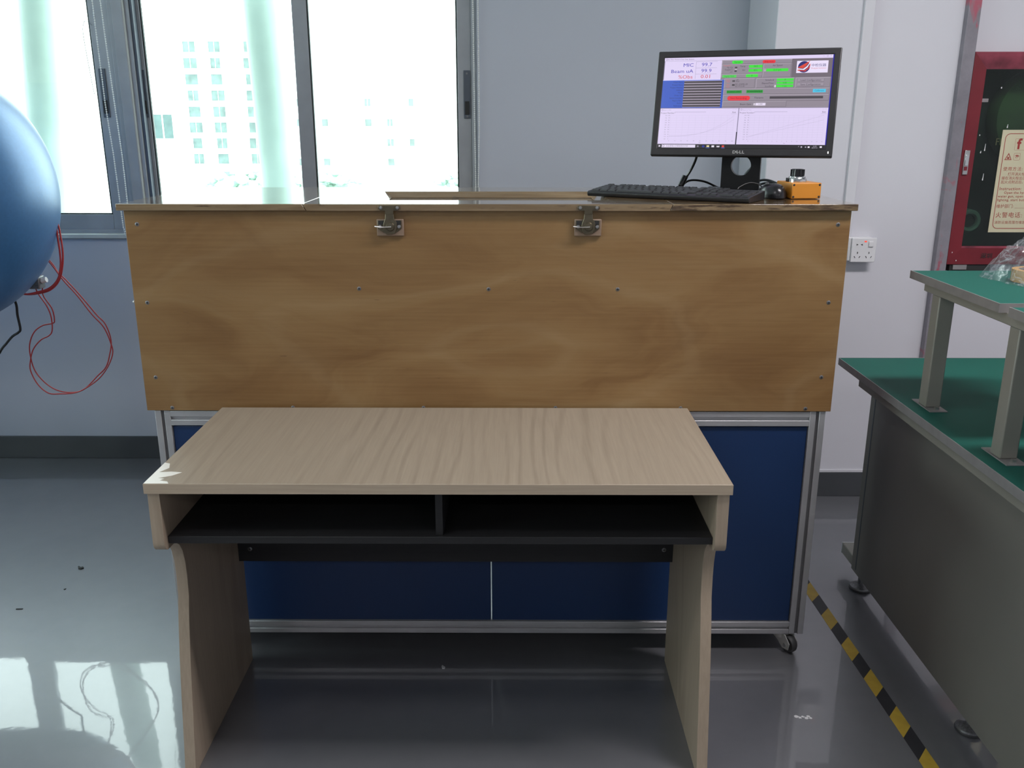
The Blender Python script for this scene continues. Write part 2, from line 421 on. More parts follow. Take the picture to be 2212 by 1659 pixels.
struct(MB().box(XL, .898, YW-.008, YW+.001, 0, .102).build('baseboard_back', M_base, bevel=.002))
struct(MB().box(.89, 1.537, YP-.008, YP+.001, 0, .102).build('baseboard_pillar', M_base, bevel=.002))
tr1 = struct(MB().box(1.539, 1.582, YP-.028, YP+.03, 0, CEIL).build('trim_1', M_strip, bevel=.002))
# pale render lines where skirting meets the plaster
struct(MB().box(.89, 1.537, YP-.004, YP+.001, .102, .112).build('trim_2', M_trunk))

# windows ------------------------------------------------
def sash(parent, x0, x1, y, stL, stR, zb0, zb1, zt1, side=None):
    """sliding sash: two stiles, two rails, a gasket line and a pane"""
    d = .028
    MB().box(x0, x0+stL, y, y+d, zb0, zt1).build('stile', M_frame, parent, bevel=.002)
    MB().box(x1-stR, x1, y, y+d, zb0, zt1).build('stile', M_frame, parent, bevel=.002)
    MB().box(x0+stL, x1-stR, y, y+d, zb0, zb1).build('rail', M_frame, parent, bevel=.002)
    MB().box(x0+stL, x1-stR, y, y+d, zt1-.05, zt1).build('rail', M_frame, parent, bevel=.002)
    g = MB().frame((x0+stL-.001, zb1-.001), (x1-stR+.001, zt1-.049), (x0+stL+.006, zb1+.005), (x1-stR-.006, zt1-.056), 'y', y+.004, y+.016)
    g.build('gasket', M_gasket, parent)
    MB().box(x0+stL, x1-stR, y+.011, y+.015, zb1, zt1-.05).build('pane', M_glass, parent)

def latch(parent, x, y, z0, z1):
    l = MB().box(x, x+.026, y-.005, y+.001, z0, z1).build('latch_plate', M_latch, parent, bevel=.001)
    MB().box(x+.004, x+.022, y-.008, y-.003, z0+.015, z0+.066).build('latch_pull', M_slot, l, bevel=.001)
    for zz in (z0+.008, z1-.012): MB().cyl((x+.013, y-.004, zz), (x+.013, y-.0065, zz), .004, 8).build('screw', M_screw, l)

YS = YW+.03
w1 = bpy.data.objects.new('window_1', None); COL.objects.link(w1); w1.location = (-2.45, YS, WZ0); struct(w1, 'left sliding window behind the blue tank, with a bead chain in front'); 
w2 = bpy.data.objects.new('window_2', None); COL.objects.link(w2); w2.location = (-.85, YS, WZ0); struct(w2, 'wide two-sash sliding window behind the wooden chest')
for w, xa, xb in ((w1, WX0, -1.576), (w2, -1.536, WX1)):
    MB().frame((xa, WZ0), (xb, WZ1), (xa+.022, WZ0+.02), (xb-.022, WZ1-.02), 'y', YS-.012, YS+.075).build('window_frame', M_frame, w, bevel=.002)
MB().box(-1.578, -1.534, YS-.024, YS+.08, WZ0, WZ1).build('mullion_cover', M_frame, w1, bevel=.003)
MB().cyl((-1.536, YS-.016, WZ0), (-1.536, YS-.016, WZ1), .007, 10).build('bright_bead', M_framel, w2, smooth=True)
sash(w1, -2.362, -1.600, YS, .075, .078, WZ0+.016, 1.067, WZ1-.016)
sash(w1, WX0+.02, -2.262, YS+.032, .055, .06, WZ0+.016, 1.067, WZ1-.016)
sash(w2, -.881, -.180, YS, .058, .056, WZ0+.016, 1.067, WZ1-.016)
sash(w2, -1.524, -.823, YS+.032, .034, .058, WZ0+.016, 1.067, WZ1-.016)
MB().box(-1.524, -1.502, YS-.004, YS+.034, WZ0+.016, WZ1-.016).build('guide_channel', M_latch, w2)
latch(w1, -1.664, YS, 1.453, 1.639); latch(w2, -1.518, YS+.03, 1.453, 1.636); latch(w2, -.212, YS, 1.449, 1.632)
struct(MB().box(WX0-.03, WX1+.01, YW-.018, YS-.01, WZ0-.012, WZ0+.006).build('trim_3', M_sill, bevel=.003))

w3_ = bpy.data.objects.new('window_3', None); COL.objects.link(w3_); w3_.location = (XL-.06, (VY0+VY1)/2, VZ0); struct(w3_, 'side window in the left wall')
MB().frame((VY0, VZ0), (VY1, VZ1), (VY0+.05, VZ0+.05), (VY1-.05, VZ1-.05), 'x', XL-.1, XL-.04).build('window_frame', M_frame, w3_, bevel=.002)
MB().box(XL-.09, XL-.05, .67, .73, VZ0+.05, VZ1-.05).build('stile', M_frame, w3_)
MB().box(XL-.072, XL-.068, VY0+.05, .67, VZ0+.05, VZ1-.05).build('pane', M_glass, w3_)
MB().box(XL-.072, XL-.068, .73, VY1-.05, VZ0+.05, VZ1-.05).build('pane', M_glass, w3_)

# bead chains of the roller blinds ------------------------
def chain(label, strands, r=.0032, step=.0085):
    t = thing('bead_chain', label, 'blind chain', (strands[0][0][0], strands[0][0][1], strands[0][-1][2]), group=None)
    for pts in strands:
        P = [Vector(p) for p in pts]; b = MB(); c = MB().tube(P, .0009, 5, 4)
        L = 0
        for i in range(len(P)-1):
            n = max(1, int((P[i+1]-P[i]).length/step))
            for k in range(n):
                q = P[i].lerp(P[i+1], k/n)
                b.ball(q, (r, r, r*1.05), 6, 4)
        o = b.build('strand', M_chain, t, smooth=True, ang=80); o['kind'] = 'stuff'
        c.build('cord', M_chain, t)
chain('white bead chain hanging over the grey mullion left of the chest',
      [[(-1.630, 3.69, 2.42), (-1.632, 3.69, 1.89), (-1.630, 3.69, 1.5), (-1.622, 3.69, 1.3), (-1.618, 3.69, 1.02), (-1.606, 3.69, .985)],
       [(-1.590, 3.69, 2.42), (-1.601, 3.69, 1.89), (-1.596, 3.69, 1.6), (-1.588, 3.69, 1.3), (-1.590, 3.69, 1.05), (-1.606, 3.69, .985)]])
chain('white bead chain hanging at the right jamb of the wide window',
      [[(-.172, 3.70, 2.42), (-.170, 3.70, 1.9), (-.168, 3.70, 1.4), (-.165, 3.70, .95)],
       [(-.150, 3.70, 2.42), (-.150, 3.70, 1.9), (-.150, 3.70, 1.4), (-.165, 3.70, .95)]], .0028, .0075)
tag(MB().tube([(-1.668, YS-.004, 1.80), (-1.690, YS-.006, 1.815), (-1.703, YS-.006, 1.79), (-1.704, YS-.006, 1.74), (-1.695, YS-.006, 1.60), (-1.690, YS-.006, 1.54)], .0012, 6).build('wire_hook', M_screw),
    'thin bent wire hook hanging from the left window sash', 'hook')

# ------------------------------------------------------------ outside
def pole(name, a, b, r, label):
    a = Vector(a); b = Vector(b); d = (b-a)
    lo = a-d*((a.z+8)/d.z) if d.z else a
    hi = a+d*((5.5-a.z)/d.z)
    o = thing(name, label, 'pipe', lo)
    MB().cyl(lo, hi, r, 28).build('pipe', M_pole, o, smooth=True)
    for k in (-.8, 3.4):
        p = a+d*((k-a.z)/d.z)
        MB().cyl(p-d.normalized()*.03, p+d.normalized()*.03, r*1.15, 28).build('collar', M_pole, o, smooth=True)
pole('outdoor_pipe', (-1.255, 4.8, 1.117), (-1.282, 4.8, 1.935), .086, 'pale green outdoor pipe behind the middle pane of the wide window')
pole('outdoor_pipe', (-2.468, 4.8, 1.188), (-2.405, 4.8, 2.022), .086, 'pale green outdoor pipe behind the left window above the blue tank')
GZ = -9.0
tag(MB().box(-400, 400, 4.2, 700, GZ-1, GZ).build('street_ground', M_ground), 'pale paved ground far below outside the windows', 'ground')['kind'] = 'structure'

def tower(label, cx, y, w, d, h, cols, rows, z0, dz, ww, wh, seed, jitter=0, pm=None):
    random.seed(seed)
    t = thing('apartment_building', label, 'building', (cx, y, GZ))
    MB().box(cx-w/2, cx+w/2, y, y+d, GZ, GZ+h).build('facade', M_out, t)
    MB().box(cx-w/2-.4, cx+w/2+.4, y-.4, y+d+.4, GZ+h, GZ+h+.9).build('parapet', M_out, t)
    n = 0
    for r in range(rows):
        for c in cols:
            if jitter and random.random() < jitter: continue
            k = .75+.4*random.random()
            x0 = cx+c-ww*k/2; zz = z0+r*dz
            f = MB().frame((x0-.15, zz-.15), (x0+ww*k+.15, zz+wh+.15), (x0, zz), (x0+ww*k, zz+wh), 'y', y-.14, y+.02).build('window', M_out, t)
            MB().box(x0, x0+ww*k, y-.06, y-.01, zz, zz+wh).build('pane', pm, f)
            if random.random() < .6: MB().box(x0+ww*k*.5-.05, x0+ww*k*.5+.05, y-.1, y-.03, zz, zz+wh).build('glazing_bar', M_out, f)
    return t
tower('tall white apartment tower seen faintly through the middle pane', -57, 180, 22, 14, 52, (-5.3, -.5, 6.2), 8, -6.2, 2.95, 2.3, 1.9, 3, 0, M_owin)
tower('long low white building seen through the right pane', -20, 150, 36, 12, 21, (-15, -11, -7.5, -4, -.5, 3, 7, 11, 15), 4, -5.2, 3.1, 1.0, 1.1, 5, .6, M_fwin)
# near house with one big window
h = thing('house', 'white house with a teal two-light window near the left mullion', 'house', (-23.5, 58, GZ))
MB().box(-27, -21.3, 58, 59.2, GZ, 6.5).build('wall', M_out, h)
MB().box(-27.3, -21.3, 57.8, 59.3, 6.5, 7.0).build('roof', M_out, h)
f = MB().frame((-22.75, .44), (-21.45, 2.05), (-22.67, .52), (-21.53, 1.97), 'y', 57.93, 58.01).build('window', M_out, h)
MB().box(-22.67, -21.53, 57.95, 57.99, .52, 1.97).build('pane', M_hwin, f)
MB().box(-22.18, -22.10, 57.91, 57.98, .52, 1.97).build('glazing_bar', M_out, f)

def tree(x, y, top, r, label, seed):
    t = thing('tree', label, 'tree', (x, y, GZ), group='trees below the windows')
    MB().tube([(x, y, GZ), (x+.1, y, GZ+2), (x, y, top-1.2*r)], .16, 8).build('trunk', M_trunkw, t)
    random.seed(seed); b = MB()
    for k in range(110):
        u, v = random.random(), random.random(); th = 2*pi*u; ph = math.acos(2*v-1); rr = r*(.45+.5*random.random())
        c = (x+1.3*rr*sin(ph)*cos(th), y+rr*sin(ph)*sin(th), top-r+rr*cos(ph)*.85); q = r*random.uniform(.10, .22)
        b.ball(c, (q*1.2, q, q*.8), 7, 5)
    o = b.build('crown', M_leaf, t); o['kind'] = 'stuff'
for (x, y, top, r, lb) in ((-20.5, 74, -1.5, 2.6, 'pale tree crown just left of the outdoor pipe in the middle pane'), (-25.8, 82, -2.1, 2.4, 'low pale tree below the apartment tower'),
                           (-12.6, 62, -1.0, 1.9, 'pale tree crown right of the middle window stile'), (-4.6, 66, -1.6, 1.3, 'small pale tree in the right pane'), (-21.6, 92, -2.5, 2.6, 'wide low pale tree behind the middle window stile')):
    tree(x, y, top, r, lb, int(abs(x)*10))

# ------------------------------------------------------------ ceiling troffers (above the frame)
for i, (x, y, w) in enumerate(LAMPS):
    t = thing('ceiling_light', ('recessed white ceiling light over the space left of the desk', 'recessed white ceiling light over the workbench', 'recessed white ceiling light behind the camera on the left', 'recessed white ceiling light behind the camera on the right')[i], 'light', (x, y, CEIL-.03), group='ceiling lights')
    MB().frame((x-.63, y-.18), (x+.63, y+.18), (x-.605, y-.155), (x+.605, y+.155), 'z', CEIL-.045, CEIL).build('light_frame', M_white, t)
    MB().box(x-.605, x+.605, y-.155, y+.155, CEIL-.012, CEIL-.004).build('reflector', M_tubes, t)

# ------------------------------------------------------------ floor tape
tp = thing('floor_tape', 'yellow and black striped warning tape stuck on the floor beside the bench', 'tape', (.95, 2.0, 0))
def tx(y): return .926+(2.318-y)*.0285
y = 3.24; k = 0; per = .0800
ys = [2.318+per*j for j in range(11, -22, -1)]
for j in range(len(ys)-1):
    ya, yb = ys[j], ys[j+1]
    a, b = tx(ya), tx(yb); wd = .0350; sl = .043
    z = .0006
    m = MB().add([(a, ya, 0), (a+wd, ya+sl, 0), (b+wd, yb+sl, 0), (b, yb, 0), (a, ya, z), (a+wd, ya+sl, z), (b+wd, yb+sl, z), (b, yb, z)],
                 [(0, 1, 2, 3), (7, 6, 5, 4), (0, 4, 5, 1), (1, 5, 6, 2), (2, 6, 7, 3), (3, 7, 4, 0)])
    m.build('stripe', M_yel if j % 2 == 0 else M_tblk, tp)

# ------------------------------------------------------------ cabinet of aluminium profile with blue doors
CX0, CX1, CY0, CY1, CZ0, CZ1 = -.943, .803, 2.204, 2.76, .057, .712
cab = thing('cabinet', 'aluminium profile cabinet with blue doors on castors under the wooden chest', 'cabinet', (-.07, 2.48, 0))
def slotted_x(name, x0, x1, z0, z1, y0, y1):
    """horizontal extrusion: two lips with a slot between them on the front"""
    m = MB(); h = z1-z0; sl = .0085
    m.box(x0, x1, y0, y0+.008, z0, z0+(h-sl)/2).box(x0, x1, y0, y0+.008, z1-(h-sl)/2, z1).box(x0, x1, y0+.008, y1, z0, z1)
    return m.build(name, M_alu, cab, bevel=.0012)
def slotted_z(name, x0, x1, z0, z1, y0, y1, flip=False):
    m = MB(); h = x1-x0; sl = .0085
    m.box(x0, x0+(h-sl)/2, y0, y0+.008, z0, z1).box(x1-(h-sl)/2, x1, y0, y0+.008, z0, z1).box(x0, x1, y0+.008, y1, z0, z1)
    o = m.build(name, M_alu, cab, bevel=.0012)
    xm = (x0+x1)/2
    MB().box(xm-sl/2, xm+sl/2, y0+.005, y0+.0085, z0, z1).build('slot_strip', M_aludk, o)
    return o
for x in (CX0, CX1-.040):
    slotted_z('post', x, x+.040, CZ0, CZ1, CY0, CY0+.04)
    MB().box(x, x+.040, CY1-.04, CY1, CZ0, CZ1).build('post', M_alu, cab, bevel=.0012)
for z0, z1 in ((CZ1-.041, CZ1-.001), (CZ0, CZ0+.037)):
    slotted_x('rail', CX0+.04, CX1-.04, z0, z1, CY0, CY0+.04)
    MB().box(CX0+.04, CX1-.04, CY1-.04, CY1, z0, z1).build('rail', M_alu, cab)
    for x in (CX0, CX1-.04): MB().box(x, x+.04, CY0+.04, CY1-.04, z0, z1).build('rail', M_alu, cab)
for x0, x1 in ((CX0+.0415, -.0705), (-.0672, CX1-.0415)):
    MB().box(x0, x1, CY0+.006, CY0+.022, CZ0+.038, CZ1-.044).build('door', M_blue, cab, bevel=.002)
MB().box(CX0+.04, CX1-.04, CY0+.04, CY1-.02, CZ0+.010, CZ0+.016).build('bottom_panel', M_alu, cab)
for x in (CX0+.012, CX1-.024): MB().box(x, x+.012, CY0+.04, CY1-.04, CZ0+.037, CZ1-.041).build('side_panel', M_blue, cab)
def castor(x, y, ang):
    fk = MB()
    fk.cyl((0, 0, .040), (0, 0, .0565), .024, 20)
    for s in (-1, 1):
        fk.prism([(-.022, .055), (.028, .055), (.046, .034), (.043, .014), (.022, .012), (.002, .028), (-.022, .040)], 'x', s*.0155-.0015, s*.0155+.0015)
    fk.box(-.017, .017, -.02, .02, .047, .051)
    M = Matrix.Translation((x, y, 0)) @ Matrix.Rotation(ang, 4, 'Z')
    o = fk.xf(M).build('castor', M_fork, cab, bevel=.001)
    wl = MB().lathe([(.006, -.010), (.022, -.010), (.0248, -.006), (.0248, .006), (.022, .010), (.006, .010)], 24, (0, .030, .0248), 'x').xf(M)
    wl.build('wheel', M_wheel, o, smooth=True)
    MB().cyl((-.018, .030, .0248), (.018, .030, .0248), .006, 10).xf(M).build('axle', M_steel, o)
castor(CX1-.050, CY0+.030, radians(-150)); castor(CX0+.045, CY0+.045, radians(160)); castor(CX1-.05, CY1-.05, radians(30)); castor(CX0+.05, CY1-.05, radians(-20))

# ------------------------------------------------------------ wooden chest
BX0, BX1, BY0, BY1, BZ0, BZ1 = -.960, .814, 2.200, 2.765, .7135, 1.2265
ch = thing('chest', 'long varnished plywood chest with two brass latches standing on the blue cabinet', 'chest', (-.07, 2.48, BZ0))
MB().box(BX0, BX1, BY0, BY0+.015, BZ0, BZ1).build('front_panel', M_ply, ch, bevel=.001)
MB().box(BX0, BX1, BY1-.015, BY1, BZ0, BZ1).build('back_panel', M_ply, ch, bevel=.001)
for x in (BX0, BX1-.015): MB().box(x, x+.015, BY0+.015, BY1-.015, BZ0, BZ1).build('end_panel', M_ply, ch)
MB().box(BX0+.015, BX1-.015, BY0+.015, BY1-.015, BZ0, BZ0+.012).build('bottom_panel', M_ply, ch)
LX0, LX1, LY0, LY1, LZ0, LZ1 = -.972, .824, 2.186, 2.775, 1.2270, 1.2430
def lidpart(name, xa_t, xa_b, xb_t, xb_b, m):
    q = MB().hexa([(xa_b, LY0, LZ0), (xb_b, LY0, LZ0), (xb_b, LY1, LZ0), (xa_b, LY1, LZ0)], [(xa_t, LY0, LZ1), (xb_t, LY0, LZ1), (xb_t, LY1, LZ1), (xa_t, LY1, LZ1)])
    return q.build(name, m, ch, bevel=.0015)
lidpart('lid', LX0, LX0, -.5205, -.5105, M_lid)
lidpart('lid', .3785, .3715, LX1, LX1, M_lidw)
# hinged centre section with the framed opening
IX0, IX1, IY0, IY1 = -.378, .236, 2.298, 2.600
bv = .026
m = MB()
O = [(-.519, LY0), (.377, LY0), (.377, LY1), (-.519, LY1)]; Ob = [(-.509, LY0), (.370, LY0), (.370, LY1), (-.509, LY1)]
I1 = [(IX0, IY0), (IX1, IY0), (IX1, IY1), (IX0, IY1)]; I2 = [(IX0+bv, IY0+bv), (IX1-bv, IY0+bv), (IX1-bv, IY1-bv), (IX0+bv, IY1-bv)]
vs = [(*p, LZ1) for p in O]+[(*p, LZ0) for p in Ob]+[(*p, LZ1) for p in I1]+[(*p, LZ0+.001) for p in I2]+[(*p, LZ0) for p in I2]
fs = []
for k in range(4):
    j = (k+1) % 4
    fs += [(k, j, 8+j, 8+k), (8+k, 8+j, 12+j, 12+k), (k, 4+k, 4+j, j), (12+k, 12+j, 16+j, 16+k), (4+k, 16+k, 16+j, 4+j)]
cl = m.add(vs, fs).build('lid', M_lid, ch)
cl['label'] = 'hinged middle lid with a framed viewing pane'
MB().box(IX0+bv-.008, IX1-bv+.008, IY0+bv-.008, IY1-bv+.008, LZ0-.006, LZ0-.0005).build('viewing_pane', M_acrylic, cl)
gap = .0
sp = MB()
def screwhead(x, z, y, parent, r=.0052, m=None):
    o = MB().lathe([(0, -.0012), (r*.7, -.0011), (r, -.0002), (r, .001)], 12, (x, y, z), 'y').build('screw', m or M_screw, parent, smooth=True)
    MB().box(x-r*.55, x+r*.55, y-.0016, y-.0009, z-.0007, z+.0007).box(x-.0007, x+.0007, y-.0016, y-.0009, z-r*.55, z+r*.55).build('cross_slot', M_slot, o)
for x, z in ((-.930, 1.193), (-.927, .998), (-.928, .803), (-.894, .721), (.784, 1.193), (.780, 1.0), (.781, .806), (.748, .721),
             (-.393, 1.034), (-.070, 1.033), (.252, 1.033), (-.58, .722), (-.241, .722), (.101, .722), (.425, .722)):
    screwhead(x, z, BY0, ch)
def toggle(cx):
    y = BY0
    l = MB().box(cx-.033, cx+.033, y-.0085, y, 1.1655, 1.2065).build('latch', M_block, ch, bevel=.002)
    l['label'] = 'brass toggle latch on a small wooden block'
    yb = y-.0085
    MB().prism([(cx-.030, 1.204), (cx-.008, 1.204), (cx-.008, 1.196), (cx+.010, 1.196), (cx+.010, 1.204), (cx+.028, 1.204), (cx+.028, 1.184), (cx+.014, 1.174), (cx-.016, 1.174), (cx-.030, 1.184)], 'y', yb-.0025, yb).build('base_plate', M_brass, l, bevel=.0008)
    for sx in (-.024, .022):
        MB().lathe([(0, -.0035), (.004, -.003), (.005, 0)], 12, (cx+sx, yb-.0025, 1.189), 'y').build('screw', M_steel, l, smooth=True)
    MB().box(cx-.028, cx-.016, yb-.005, yb-.002, 1.194, 1.203).build('hook_ear', M_slot, l)
    MB().box(cx+.014, cx+.026, yb-.005, yb-.002, 1.194, 1.203).build('hook_ear', M_slot, l)
    # draw plate and rounded cam
    MB().prism([(cx-.010, 1.222), (cx+.010, 1.222), (cx+.011, 1.208), (cx+.017, 1.199), (cx+.017, 1.186), (cx+.012, 1.172), (cx-.008, 1.170), (cx-.015, 1.178), (cx-.016, 1.196), (cx-.011, 1.208)], 'y', yb-.0075, yb-.003).build('draw_plate', M_brass, l, bevel=.0012)
    MB().lathe([(0, -.004), (.009, -.0035), (.011, 0)], 20, (cx+.001, yb-.0075, 1.189), 'y').build('cam', M_brass, l, smooth=True)
    MB().tube([(cx-.036, yb-.010, 1.190), (cx-.020, yb-.014, 1.1885), (cx+.004, yb-.013, 1.189)], .0017, 8).build('lever', M_steel, l, smooth=True)
    yl = LY0
    MB().prism([(cx-.026, 1.240), (cx+.026, 1.240), (cx+.027, 1.232), (cx+.020, 1.2275), (cx+.010, 1.2275), (cx+.010, 1.219), (cx-.010, 1.219), (cx-.010, 1.2275), (cx-.020, 1.2275), (cx-.027, 1.232)], 'y', yl-.003, yl+.0005).build('strike_plate', M_brass, l, bevel=.0008)
    for sx in (-.020, .020):
        MB().lathe([(0, -.003), (.0035, -.0025), (.0045, 0)], 10, (cx+sx, yl-.003, 1.2345), 'y').build('screw', M_steel, l, smooth=True)
toggle(-.3085); toggle(.1735)
MB().ball((BX0-.004, 2.21, .998), .004, 8, 6).build('nail_head', M_steel, ch, smooth=True)

# ------------------------------------------------------------ desk
K = 1.015
def dz(z): return 1.43-(1.43-z)*K
DX0, DX1, DY0, DY1 = -.750*K, .4345*K, 1.656*K, 2.158*K
DT = dz(.736); DU = dz(.714)
dk = thing('desk', 'pale ash laminate desk with an open black shelf in front of the cabinet', 'desk', (-.16, 1.93, 0))
MB().box(DX0+.0012, DX1-.0012, DY0+.0012, DY1, DU, DT).build('desk_top', M_desk, dk, bevel=.0012)
MB().box(DX0, DX1, DY0, DY0+.0014, DU, DT-.0008).build('edge_band', M_deskx, dk)
for xa in (DX0, DX1-.0014): MB().box(xa, xa+.0014, DY0+.0014, DY1, DU, DT-.0008).build('edge_band', M_deskz, dk)
prof = [(1.660, .714), (1.658, .610)]
for i in range(7):
    a = i/6*pi/2; prof.append((1.658+.020*(1-cos(a)), .602-.020*sin(a)-.0))
prof += [(1.700, .581), (1.714, .577), (1.731, .564), (1.744, .543), (1.751, .515), (1.753, .48), (1.750, .43), (1.739, .39), (1.720, .295), (1.704, .195), (1.684, .06), (1.676, .0)]
prof = [(y*K, dz(z)) for y, z in prof]
prof = [(y, z) for y, z in prof if z > .004]+[(1.676*K, 0.0)]
pb = 2.128*K
for xa, xb in ((DX0+.005, DX0+.0295), (DX1-.0295, DX1-.005)):
    m = MB().prism(prof+[(pb, 0), (pb, DU)], 'x', xa+.0, xb)
    m.build('side_panel', M_deskz, dk, bevel=.0006)
SX0, SX1 = DX0+.0297, DX1-.0297
sz1, sz0 = dz(.6105), dz(.5945)
MB().box(SX0, SX1, 1.676*K, 2.12*K, sz0, sz1).build('shelf', M_dark, dk, bevel=.001)
MB().box(-.1665*K, -.1515*K, 1.684*K, 2.10*K, sz1, DU).build('divider', M_dark, dk, bevel=.0006)
MB().box(SX0, SX1, 2.10*K, 2.115*K, sz1, DU).build('shelf_back', M_dark, dk)
st = MB().box(SX0, SX1, 2.092*K, 2.107*K, dz(.337), dz(.440)).build('back_stretcher', M_dark, dk, bevel=.0006)
for x in (-.690*K, .382*K): screwhead(x, dz(.372), 2.092*K, st, .006)
# window reflection cut by scratches, painted as a white patch on the corner
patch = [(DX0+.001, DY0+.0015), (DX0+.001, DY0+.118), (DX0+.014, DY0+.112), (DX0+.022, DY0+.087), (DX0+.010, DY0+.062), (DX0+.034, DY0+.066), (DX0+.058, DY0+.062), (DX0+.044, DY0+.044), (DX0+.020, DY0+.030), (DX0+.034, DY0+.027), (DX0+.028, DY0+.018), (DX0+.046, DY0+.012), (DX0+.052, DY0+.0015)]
pt = MB().prism(patch, 'z', DT-.0005, DT+.0003).build('reflection_patch', M_reflect, dk); pt['label'] = 'white window reflection painted on the corner'

# ------------------------------------------------------------ monitor
MW, MH = .470, .280
mon = thing('monitor', 'black monitor showing a test program on the right end of the chest', 'monitor', (.622, 2.544, LZ1), (0, 0, radians(-18.6)))
TI = radians(14.7)
# screen frame: local x right, y depth (front = -y), built upright then tilted
cwx = Vector((.598, 2.473, 1.482)); rz = Matrix.Rotation(radians(-18.6), 4, 'Z')
cl_ = rz.inverted() @ (cwx-Vector((.622, 2.544, LZ1)))
MT = Matrix.Translation(cl_) @ Matrix.Rotation(-TI, 4, 'X')
def mb(m): return m.xf(MT)
bz = .0175
AW, AH = MW/2-bz, MH/2
at, ab = MH/2-.0175, -MH/2+.0205      # active area top / bottom
b = MB().frame((-MW/2, -MH/2), (MW/2, MH/2), (-AW, ab), (AW, at), 'y', 0, .018)
mb(b).build('bezel', M_blk, mon, local=True, bevel=.003, seg=3)
mb(MB().hexa([(-MW/2+.004, .018, -MH/2+.004), (MW/2-.004, .018, -MH/2+.004), (MW/2-.06, .048, -MH/2+.05), (-MW/2+.06, .048, -MH/2+.05)],
             [(-MW/2+.004, .018, MH/2-.004), (MW/2-.004, .018, MH/2-.004), (MW/2-.06, .048, MH/2-.05), (-MW/2+.06, .048, MH/2-.05)])).build('back_shell', M_blk, mon, local=True, bevel=.004)
# --- screen picture
sc = MB()
SWD, SHT = 2*AW, at-ab
placed = []
def lay(x0, y0, x1, y1):
    k = 1+max([p[4] for p in placed if p[0] < x1 and p[2] > x0 and p[1] < y1 and p[3] > y0] or [0])
    placed.append((x0, y0, x1, y1, k)); return .0015-k*8e-5
def R(x0, y0, x1, y1, c, gap=None):
    sc.cc = lin(c); yy = lay(x0, y0, x1, y1)
    sc.add([(-AW+x0*SWD, yy, at-y1*SHT), (-AW+x1*SWD, yy, at-y1*SHT), (-AW+x1*SWD, yy, at-y0*SHT), (-AW+x0*SWD, yy, at-y0*SHT)], [(0, 1, 2, 3)])
def RR(x0, y0, x1, y1, c):      # pill
    sc.cc = lin(c); yy = lay(x0, y0, x1, y1)
    X0, X1, Z0, Z1 = -AW+x0*SWD, -AW+x1*SWD, at-y1*SHT, at-y0*SHT; r = (Z1-Z0)/2; zc = (Z0+Z1)/2
    vs = [(X1-r+r*cos(a), yy, zc+r*sin(a)) for a in [(-90+22.5*i)*pi/180 for i in range(9)]]+[(X0+r+r*cos(a), yy, zc+r*sin(a)) for a in [(90+22.5*i)*pi/180 for i in range(9)]]
    sc.add(vs, [tuple(range(len(vs)))])
def POLY(pts, c):
    sc.cc = lin(c); yy = lay(min(p[0] for p in pts), min(p[1] for p in pts), max(p[0] for p in pts), max(p[1] for p in pts))
    sc.add([(-AW+x*SWD, yy, at-y*SHT) for x, y in pts], [tuple(range(len(pts)))])
def T(s, x, y, h, c, align='LEFT', bold=0, sx=1.0):
    sc.cc = lin(c)
    hh = h*SHT*1.35
    vs, fs = text_geo(s, hh, align, bold*hh)
    if not vs: return
    tx_ = [v[0]*sx/SWD+x for v in vs]; yy = lay(min(tx_), y-h*.6, max(tx_), y+h*.6)
    sc.add([(-AW+x*SWD+v[0]*sx, yy, at-y*SHT+v[1]) for v in vs], [f for f in fs])
BG = '#8f8692'; LT = '#ddd0f2'; DKG = '#453f47'; GRN = '#3de03c'; DGR = '#229c35'; RED = '#e8313f'; BLU = '#2f55bd'; NAVY = '#3a2cb0'; INK = '#3b3340'; PINK = '#d0686e'; LN = '#5d5560'; HI = '#c2b8c6'
R(0, 0, 1, .955, LT)
R(.0, .955, 1, 1, '#17151c'); R(.994, 0, 1, .955, '#1a0c9a')
T('Gin Fiber Moisture Scan Data Systems', .018, .019, .014, '#6d6478'); T('\u25cb', .006, .019, .02, '#51485c')
T('\u2014   \u25a1   \u00d7', .985, .014, .016, '#8d86a0', 'RIGHT')
R(.352, .036, .994, .555, BG)
R(.0, .036, .352, .038, '#8b83a0'); R(0, .038, .004, .245, '#8b83a0')
for s, v, y, c in (('MIC', '99.7', .085, NAVY), ('Beam uA', '99.9', .152, NAVY), ('%Obs', '0.01', .215, '#d0434b')):
    T(s, .182, y, .040, c, 'RIGHT', 0, 1.25); T(v, .262, y-.002, .040, c, 'CENTER', 0, 1.25)
for y in (.048, .116, .183): R(.197, y, .325, y+.0025, '#9d93b5')
R(.196, .048, .1975, .235, '#9d93b5')
# blue list
R(0, .250, .375, .556, BLU); R(0, .250, .375, .254, '#5c82e0')
R(.133, .258, .363, .548, '#c9bbd0')
labs = ('Client Name', 'Project Name', 'Project Number', 'Address', 'Media', 'Order No', 'Sensor Location', 'Report Path', 'Roll #', 'Reference')
for i in range(10):
    y0 = .258+.0290*i
    R(.133, y0+.003, .363, y0+.026, DKG); T(labs[i], .128, y0+.014, .016, '#162a66', 'RIGHT')
